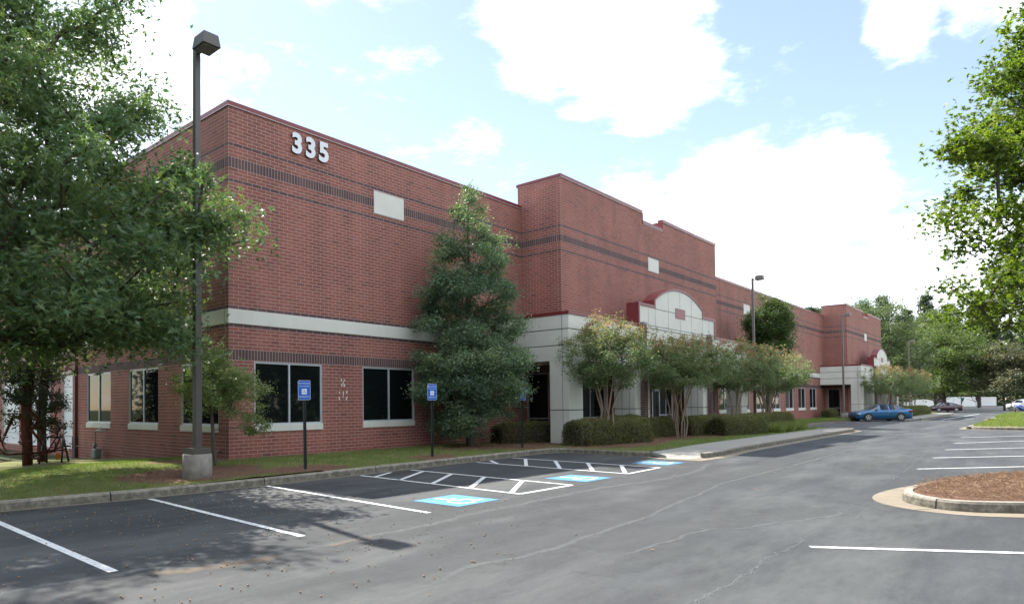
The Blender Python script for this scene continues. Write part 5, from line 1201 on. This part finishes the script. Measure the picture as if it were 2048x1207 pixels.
myrtle((27.6, -4.2, -.02), 4.2, 2.0, 'wide green crape myrtle in front of the right end of the near porch', 24, 80, 220, .09)
myrtle((32.4, -4.3, -.02), 4.1, 1.9, 'crape myrtle with orange tips just right of the near porch', 25, 80, 210, .09)
myrtle((35.4, -3.6, -.02), 4.0, 1.9, 'crape myrtle nearest the striped bay, in front of the far windows', 26, 80, 200, .09)
for i, (x, y, lb) in enumerate([(64.6, -5.1, 'crape myrtle directly above the blue car'), (69.5, -5.0, 'crape myrtle with red blossom behind the blue car'), (76, -5.0, 'crape myrtle right of the far porch'), (82.5, -4.9, 'crape myrtle with pink tips furthest along the building')]):
    myrtle((x, y, -.02), 4.3, 2.15, lb, 31 + i, 70, 130, .10, 4)
random.seed(17)

# --- round green maple by the wall, big maple on the right
tree('round_tree', (39.4, -2.4, -.02), [(0, 0, -.2), (0, .03, 1.5), (.04, 0, 3), (0, 0, 4.5), (0, 0, 6.5)], [((0, 0, 5.2), (2.0, 1.8, 1.8)), ((.1, -.1, 6.9), (1.6, 1.5, 1.6)), ((-.4, 0, 7.9), (.9, .9, .8))], 420, 120, .22, .11, 'maple', 'mapled', 'barkg', .14,
     'round green tree against the brick wall just right of the second lamp post', thr=-.1, fr=.8, reject=lambda p: p.y - 2.4 > -.2, rejn=lambda C: C[:, 1] - 2.4 > -.1)
tree('maple_tree', (9.25, -17.5, .02), [(0, 0, -.3), (.03, 0, 1.2), (0, .05, 2.4), (0, 0, 3.8), (.05, 0, 5.5), (0, 0, 7.6)], [((0, 0, 5.4), (2.75, 2.75, 2.4)), ((0, 0, 7.6), (2.2, 2.2, 1.9)), ((-.6, .5, 3.6), (2.2, 2.2, 1.0)), ((.2, -.1, 3.1), (2.1, 2.1, 1.0))], 430, 125, .24, .14, 'maple', 'maple', 'barkg', .15,
     'bright green maple leaning in from the right edge above the mulch island', thr=-.1, fr=.6, extra=[(-1.9 - .09 * k + random.gauss(0, .05), 1.5 + .08 * k + random.gauss(0, .06), 6.15 + random.gauss(0, .08) + .02 * k) for k in range(9)] + [(-1.6, 1.3, 4.9), (-1.9, 1.5, 5.1), (-2.0, 1.6, 4.95), (-.9, .8, 9.4), (-1.0, .8, 9.8)])

# --- hedges: clipped, dense with small leaves, twiggy underneath
def hedge(x0, y0, x1, y1, wid, H, label, seed, dens=1.0, z0=-.05, size=.05, browny=.0, rnd=.18, m='hedge', cat='hedge', ragged=.05):
    random.seed(seed); L = math.hypot(x1 - x0, y1 - y0); rz = math.atan2(y1 - y0, x1 - x0)
    t = thing('clipped_hedge' if cat == 'hedge' else 'low_shrub', (x0, y0, z0), rz, label, cat, 'hedges and shrubs along the building')
    b = MB(); nx, na = max(6, int(L / .25)), 14
    def sec(u, a, s):        # rounded box section, a in 0..1 from one foot over the top to the other
        p = a * 2 - 1; e = 3.2
        ang = math.pi * (1 - a); cx, cz = math.cos(ang), math.sin(ang)
        r = (abs(cx) ** e + abs(cz) ** e) ** (-1 / e); y = r * cx * wid / 2 * s; z = max(0, r * cz * H * s)
        ed = min(u, L - u); f = min(1, (ed / rnd)) ** .5 if ed < rnd else 1
        n = noise.noise(Vector((u * 1.3 + seed, y * 2, z * 2))) * .10 + noise.noise(Vector((u * 4 + seed, y * 5, z * 5))) * .04
        return y * (1 + n) * (.6 + .4 * f), z * (1 + n * .8) * (.8 + .2 * f)
    V = []
    for i in range(nx + 1):
        u = .06 + (L - .12) * i / nx
        for k in range(na + 1): y, z = sec(u, k / na, .86); V.append((u, y, z))
    w = na + 1
    for i in (0, nx): V.append((V[i * w][0] + (.0 if i else -.0), 0, H * .4))
    Fc = [(i * w + k, i * w + k + 1, (nx + 1) * w + (1 if i else 0), (nx + 1) * w + (1 if i else 0)) for i in (0, nx) for k in range(na)]
    Fc = []
    for i in (0, nx): capf = MB(); capf.poly([V[i * w + k] for k in range(w)]); capf.build('twig_end', M['hedgecore'], t)
    V = V[:-2]; Fc = [(i * w + k, (i + 1) * w + k, (i + 1) * w + k + 1, i * w + k + 1) for i in range(nx) for k in range(na)]
    o = fast_mesh('twigs', V, Fc, M['hedgecore'], parent=t, smooth=True)
    n = int(dens * 3300 * L * (wid * .5 + H * .9)); C = np.zeros((n, 3)); var = np.zeros(n)
    for i in range(n):
        u = random.random() * L; a = random.random(); y, z = sec(u, a, 1 - .12 * random.random() ** 2 + random.gauss(0, ragged * .4))
        C[i] = (u, y, z); var[i] = random.random() * .55 + .38 * (z / H) ** 2 * random.random() + (.22 if random.random() < browny else 0) + .15 * noise.noise(Vector((u * 2, y * 2, z * 3)))
    # ends
    ne = int(dens * 3300 * wid * H * .8)
    E = np.zeros((ne, 3))
    for i in range(ne):
        a = random.random(); s = random.random() ** .5; e = random.choice((0, 1)); y, z = sec(.15, a, s * .97); E[i] = ((L - .02 if e else .02) + random.gauss(0, .02), y, z)
    C = np.vstack([C, E]); var = np.concatenate([var, rng.random(ne) * .6])
    leaf_mesh('foliage', C, size, 'wide', m, t, .1, var)
    # twiggy stems at the foot
    b = MB()
    for k in range(int(L * 9)):
        u = random.random() * L; y = random.uniform(-.3, .3) * wid; b.tube([(u, y * .5, -.05), (u + random.gauss(0, .06), y, H * .5)], [.008, .004], 3, cap=False)
    b.build('stems', M['bark'], t)
    return t
hedge(10.35, -1.35, 13.3, -1.9, .9, .78, 'loose low hedge between the tall evergreen and the porch opening', 41, .8, size=.045, browny=.1, ragged=.12)
hedge(10.9, -4.25, 15.4, -4.75, 1.05, .92, 'brownish clipped hedge along the kerb in front of the porch corner pillar', 42, 1.0, browny=.35, size=.05, ragged=.07)
hedge(15.6, -4.0, 20.2, -3.75, .75, .85, 'dark hedge behind the crape myrtle stems below the entrance', 43, .9, browny=.2)
hedge(20.3, -4.35, 25.2, -4.35, .95, .88, 'hedge block just left of the pavement verge, in front of the right inner pillar', 44, .9)
hedge(21.6, -5.35, 25.6, -5.9, 1.1, .88, 'square-ended clipped hedge nearest the pavement', 45, .9, browny=.15)
hedge(26.2, -4.8, 33.6, -5.0, 1.2, .88, 'long clipped hedge ending beside the striped bay', 46, .7, size=.045, browny=.12)
hedge(26.8, -3.75, 34.4, -3.55, .8, .62, 'low bright-topped hedge under the crape myrtles right of the porch', 47, .55, size=.05)
hedge(13.6, -3.75, 17.2, -3.75, .5, 1.0, 'light-topped hedge directly against the porch pillars', 48, .8, size=.045)
hedge(61.0, -1.0, 63.4, -1.2, .9, .8, 'dark low shrubs at the foot of the far recessed window', 49, .6, size=.08, ragged=.15)
hedge(63.9, -5.3, 72, -5.2, 1.2, .95, 'clipped hedge behind the blue car', 50, .35, size=.07)
hedge(73, -5.2, 92, -4.7, 1.4, .95, 'long far hedge between the blue car and the maroon car', 51, .25, size=.09)
random.seed(23)

# --- pale grassy plants between hedge and pavement
def tuft(loc, label, n, R, H, size=.5, m='liriope'):
    t = thing('ornamental_grass', loc, 0, label, 'ornamental grass', 'grassy plants by the pavement')
    a = rng.uniform(0, 6.28, n); r = R * np.sqrt(rng.random(n)); C = np.stack([r * np.cos(a), r * np.sin(a), np.zeros(n)], 1)
    d = np.stack([np.cos(a) * .5 * (r / R) + rng.normal(0, .25, n), np.sin(a) * .5 * (r / R) + rng.normal(0, .25, n), np.ones(n)], 1); d /= np.linalg.norm(d, axis=1, keepdims=True)
    s = np.cross(d, rng.normal(size=(n, 3))); s /= np.linalg.norm(s, axis=1, keepdims=True)
    leaf_mesh('blades', C, H, 'blade', m, t, dirs=(d, s, np.cross(d, s)), jit=.4, kind='stuff')
for i, (x, y, r, lb) in enumerate([(26.9, -6.15, .55, 'pale grass clump nearest the square-ended hedge'), (28.2, -6.2, .6, 'pale grass clump in the middle in front of the long hedge'), (29.7, -6.1, .6, 'pale reddish grass clump third along the long hedge'), (31.2, -6.0, .6, 'grass clump at the far end of the long hedge')]):
    tuft((x, y, -.06), lb, 900, r, .42)

# --- far trees
FAR = [
 ('broadleaf_tree', 'tall broad tree beyond the end of the building, tallest of the background', (118, 5.0), [((0, 0, 9), (8.5, 8, 5.5)), ((0, 0, 14), (6.2, 6, 4.6)), ((-4.5, 1, 6.5), (4.5, 4.5, 3.5)), ((3, -1, 5), (6, 6, 3))], 18.3, 'bigt', 520),
 ('broadleaf_tree', 'broad green tree filling the gap right of the tallest tree', (140, -2.0), [((0, 0, 8), (8, 8, 6)), ((1, 0, 12), (5.5, 5.5, 4.5)), ((-3, 0, 5), (6, 6, 3.5))], 16.5, 'yel', 460),
 ('broadleaf_tree', 'yellow-green tree with pointed top behind the containers', (176, 3.0), [((0, 0, 11), (6.5, 6.5, 7.5)), ((0, 0, 17), (4.2, 4.2, 5))], 22.2, 'yel', 420),
 ('broadleaf_tree', 'dark green tree behind the right-hand containers', (300, 12.0), [((0, 0, 12), (11, 11, 9)), ((2, 0, 20), (7, 7, 6))], 27, 'bigt', 420),
 ('cypress_tree', 'narrow bright green cone-shaped tree left of the grey-green tree', (198, -2.9), [((0, 0, 5), (3.2, 3.2, 4)), ((0, 0, 10), (2.5, 2.5, 4)), ((0, 0, 15), (1.3, 1.3, 4.2))], 19.2, 'yel', 300),
 ('broadleaf_tree', 'grey-green open tree with forked trunk behind the white car', (137, -10.2), [((0, 0, 6.6), (6.2, 6.2, 3.4)), ((1, 0, 9), (4.5, 4.5, 2.4)), ((-3.5, 1, 4.6), (3.4, 3.4, 2.2)), ((3.5, -2, 5), (4, 4, 2.6))], 11.5, 'greyt', 420),
 ('broadleaf_tree', 'green tree just above the long low container', (158, 8.5), [((0, 0, 8), (8, 8, 6.5)), ((-2, 0, 5), (7, 7, 4))], 15, 'bigt', 380),
]
for i, (nm, lb, (x, y), el, H, m, nc) in enumerate(FAR):
    random.seed(60 + i); sc_ = H / 18
    tree(nm, (x, y, -.5), [(0, 0, -.3), (.1, 0, H * .15), (0, .1, H * .3), (0, 0, H * .5), (0, 0, H * .7), (0, 0, H * .92)], el, int(nc * 1.35), 85 if m != 'greyt' else 60, .60 * sc_ ** .5, .27, 'wide', m, 'barkg', .32 if m != 'greyt' else .17, lb, thr=-.16, fr=.22, flat=.75, tip=.02, wob=.25, sides=6, rejn=(lambda C: C[:, 2] < 3.4) if x > 125 else None)
# pines of the wood behind: three kinds, copied
random.seed(80); pines = []
for k in range(3):
    H = 25 + 2 * k; t = thing('pine_tree', (0, 0, 0)); cl = []
    for j in range(170):
        h = .30 + .70 * random.random(); r = (3.2 + .6 * k) * (1.12 - h) / .62 * random.uniform(.2, 1); a = random.uniform(0, 6.28); cl.append(Vector((r * math.cos(a), r * math.sin(a), H * h + r * .15)))
    mb = MB(); skeleton(mb, [(0, 0, -.3)] + [(random.gauss(0, .1), random.gauss(0, .1), H * q / 7) for q in range(1, 8)], cl, .28, .025, .2, 6); mb.build('trunk', M['barkr'], t)
    C = scatter(cl, 75, .55, .5); leaf_mesh('crown', C, .42, 'simple', 'pine', t, .2); pines.append(t)
spots = [(160, 24), (168, 26), (176, 24), (170, 19), (150, 21), (182, 19), (190, 22), (166, 31), (204, 22), (143, 26), (270, 20), (282, 10), (296, 24), (318, 6), (330, 12), (345, 2), (310, -4), (335, -8), (355, -14), (300, 0), (262, 14), (240, 18), (372, -4), (365, 10), (388, -18), (345, -22), (322, 18), (380, 4), (146, 23), (154, 25), (164, 21), (172, 22), (179, 26), (186, 26), (195, 25), (200, 27), (210, 24), (220, 27), (250, 24), (275, 2), (305, 12), (290, 16), (320, -14), (236, 26), (330, -20), (300, -9)]
for i, (x, y) in enumerate(spots):
    o = pines[i % 3] if i < 3 else copy_tree(pines[i % 3])
    s = random.uniform(.88, 1.08) * (.80 if x < 230 else 1.2); o.location = (x, y, -.6); o.scale = (s * 1.1, s * 1.1, s); o.rotation_euler = (0, 0, random.uniform(0, 6.28))
    tag(o, 'tall dark pine in the wood behind the building and containers', 'pine tree', 'pines of the wood beyond the lot')
# thicket under the wood
def thicket(name, pts, H, lb, n, size=.6, m='bigt'):
    t = np.zeros((n, 3))
    for i in range(n):
        k = random.randrange(len(pts) - 1); u = random.random(); a, c = pts[k], pts[k + 1]; x = a[0] + (c[0] - a[0]) * u; y = a[1] + (c[1] - a[1]) * u; h = H * (1 + .45 * noise.noise(Vector((x * .12, y * .12, 2))))
        t[i] = (x + random.gauss(0, 1.6), y + random.gauss(0, 1.6), -.5 + h * random.random() ** .8)
    o = leaf_mesh(name, t, size, 'wide', m, None, .2, kind=None); return tag(o, lb, 'thicket', kind='stuff')
thicket('thicket', [(150, 16), (190, 17), (235, 14), (262, 12), (290, 5), (305, -10), (318, -30), (335, -60)], 7.5, 'dark undergrowth along the foot of the wood behind the containers', 26000, .8)
thicket('roadside_thicket', [(-45, -40), (0, -42), (40, -41), (90, -42), (160, -44)], 6.5, 'undergrowth below the row of trees across the road', 16000, .9)
thicket('lawn_thicket', [(-36, -30), (-38, 0), (-36, 30), (-30, 70)], 6.0, 'undergrowth below the trees beyond the left lawn', 11000, .9)
# the wood across the road behind the viewpoint (what the window panes mirror)
random.seed(90); src = [o for o in bpy.data.objects if o.name.startswith('broadleaf_tree') and o.parent is None]
for i, x in enumerate(range(-40, 75, 9)):
    o = copy_tree(src[i % len(src)]); o.location = (x + random.uniform(-2, 2), -46 + random.uniform(-4, 4), -.4); o.scale = (.85, .85, .8); o.rotation_euler = (0, 0, random.uniform(0, 6.28))
    tag(o, 'broad green tree in the row across the road from the brick building', 'tree', 'trees across the road')
random.seed(91)
for i in range(9):
    o = copy_tree(src[(i * 2 + 1) % len(src)]); o.location = (-38 + random.uniform(-3, 3), -22 + i * 8.5, -.4); o.scale = (.8, .8, .75); o.rotation_euler = (0, 0, random.uniform(0, 6.28))
    tag(o, 'broad green tree in the row beyond the lawn left of the brick building', 'tree', 'trees beyond the left lawn')
M['verge'] = mat('verge_grass', (.10, .14, .035), .95, .1, noise_scale=.8, noise_amt=.4)
sheet('verge', [(-70, -27.1), (420, -27.1), (420, -60), (-70, -60)], ZA + .03, M['verge'])

# --- grass, straw, fallen leaves and acorns
def blades(name, n, region, m='grass', H=.055, want='grass', dens=None, zf=lawn_z, w=1.0):
    P = []; x0, x1, y0, y1, ok = region; tries = 0
    while len(P) < n and tries < n * 6:
        tries += 1; x = random.uniform(x0, x1); y = random.uniform(y0, y1)
        if not ok(x, y): continue
        mu = mulch_at(x, y)
        if want == 'grass' and random.random() < mu * 1.1: continue
        if want == 'straw' and mu < .45: continue
        P.append((x, y, zf(x, y) - .004))
    P = np.array(P); n = len(P)
    if want == 'grass':
        d = np.stack([rng.normal(0, .45, n), rng.normal(0, .45, n), np.ones(n)], 1)
    else:
        d = np.stack([rng.normal(0, 1, n), rng.normal(0, 1, n), rng.normal(.12, .14, n)], 1); P[:, 2] += rng.uniform(0, .03, n)
    d /= np.linalg.norm(d, axis=1, keepdims=True); s = np.cross(d, rng.normal(size=(n, 3))); s /= np.linalg.norm(s, axis=1, keepdims=True)
    var = rng.random(n) * .6 + .5 * np.array([max(0, .15 + noise.noise(Vector((p[0] * .9, p[1] * .9, 0))) + .5 * noise.noise(Vector((p[0] * 3, p[1] * 3, 4)))) for p in P])
    o = leaf_mesh(name, P, H, 'blade', m, None, dirs=(d * 1.0, s * w, np.cross(d, s)), var=var, jit=.45, kind=None); return tag(o, kind='stuff')
k1 = yk(K1[:10])
blades('grass', 110000, (-12, 9.9, -4.4, 3.0, lambda x, y: y > k1(x) + .03 and not (x > -.05 and y > -.08) and not (y > -1 and x > .5 and y > -.3)), H=.06)
blades('grass', 30000, (9.9, 36, -7.2, -.1, lambda x, y: y > (-7.2 if x < 35 else -4.3) and not (12 < x < 32.2 and y > -3.3)), H=.06, w=1.5)
blades('grass', 22000, (36, 63, -3.7, -.1, lambda x, y: True), H=.09, w=2.5)
blades('pine_straw', 26000, (-5, 35, -7, .3, lambda x, y: y > (k1(x) + .03 if x < 9.9 else -7.1) and not (x > 0 and y > -.05) and not (12.2 < x < 32 and y > -3.3)), 'straw', .10, 'straw', w=.55)
def isl(P, name, n, m, H, w=1.0, flat=True):
    Q = []; xs_ = [p[0] for p in P]; ys_ = [p[1] for p in P]; cx = sum(xs_) / len(P); cy = sum(ys_) / len(P); PI_ = [(cx + (x - cx) * .93, cy + (y - cy) * .93) for x, y in P]
    while len(Q) < n:
        x = random.uniform(min(xs_), max(xs_)); y = random.uniform(max(min(ys_), -21), max(ys_))
        if in_poly(x, y, PI_): Q.append((x, y, island_z(P, x, y)))
    Q = np.array(Q); n = len(Q)
    d = np.stack([rng.normal(0, 1, n), rng.normal(0, 1, n), rng.normal(.15, .2, n)], 1) if flat else np.stack([rng.normal(0, .4, n), rng.normal(0, .4, n), np.ones(n)], 1)
    if flat: Q[:, 2] += rng.uniform(-.005, .05, n)
    d /= np.linalg.norm(d, axis=1, keepdims=True); s = np.cross(d, rng.normal(size=(n, 3))); s /= np.linalg.norm(s, axis=1, keepdims=True)
    tag(leaf_mesh(name, Q, H, 'blade', m, None, dirs=(d, s * w, np.cross(d, s)), jit=.5, kind=None), kind='stuff')
isl(IS1, 'pine_straw', 60000, 'straw', .13, .42); isl(IS2, 'grass', 26000, 'grass', .16, 1.3, False); isl(IS3, 'grass', 12000, 'grass', .25, 1.6, False)
# a few fallen leaves on lawn, kerb line and asphalt
Q = []
for i in range(900):
    x = random.uniform(-12, 12); y = random.uniform(-4.2, -.2)
    if x > -.1 and y > -.1: continue
    if y > k1(min(x, 9.8)) + .02: Q.append((x, y, lawn_z(x, y) + .035))
for i in range(120): Q.append((random.uniform(-11, -6.2), random.gauss(-4.45, .10), ZA + .012))
for i in range(60): Q.append((random.uniform(-6, 30), random.uniform(-14, -5), ZA + .012))
tag(leaf_mesh('fallen_leaves', np.array(Q), .062, 'oak', 'deadleaf', None, 1.2, kind=None), kind='stuff')
b = MB(); pa = []
for i in range(460):
    x = random.gauss(-5.2, 2.4); y = random.uniform(-12.5, -4.9) if i % 3 else random.gauss(-7, 1.2)
    if y > -4.75 or x < -11.5: continue
    r = random.uniform(.006, .010); a = random.uniform(0, 6.28); c, s = math.cos(a), math.sin(a)
    b.tube([(x - c * r, y - s * r, ZA + .012), (x - c * r * .5, y - s * r * .5, ZA + .013), (x + c * r * .5, y + s * r * .5, ZA + .013), (x + c * r * 1.3, y + s * r * 1.3, ZA + .012)], [r * .7, r, r, r * .2], 6)
tag(b.build('acorns', M['acorn']), kind='stuff')
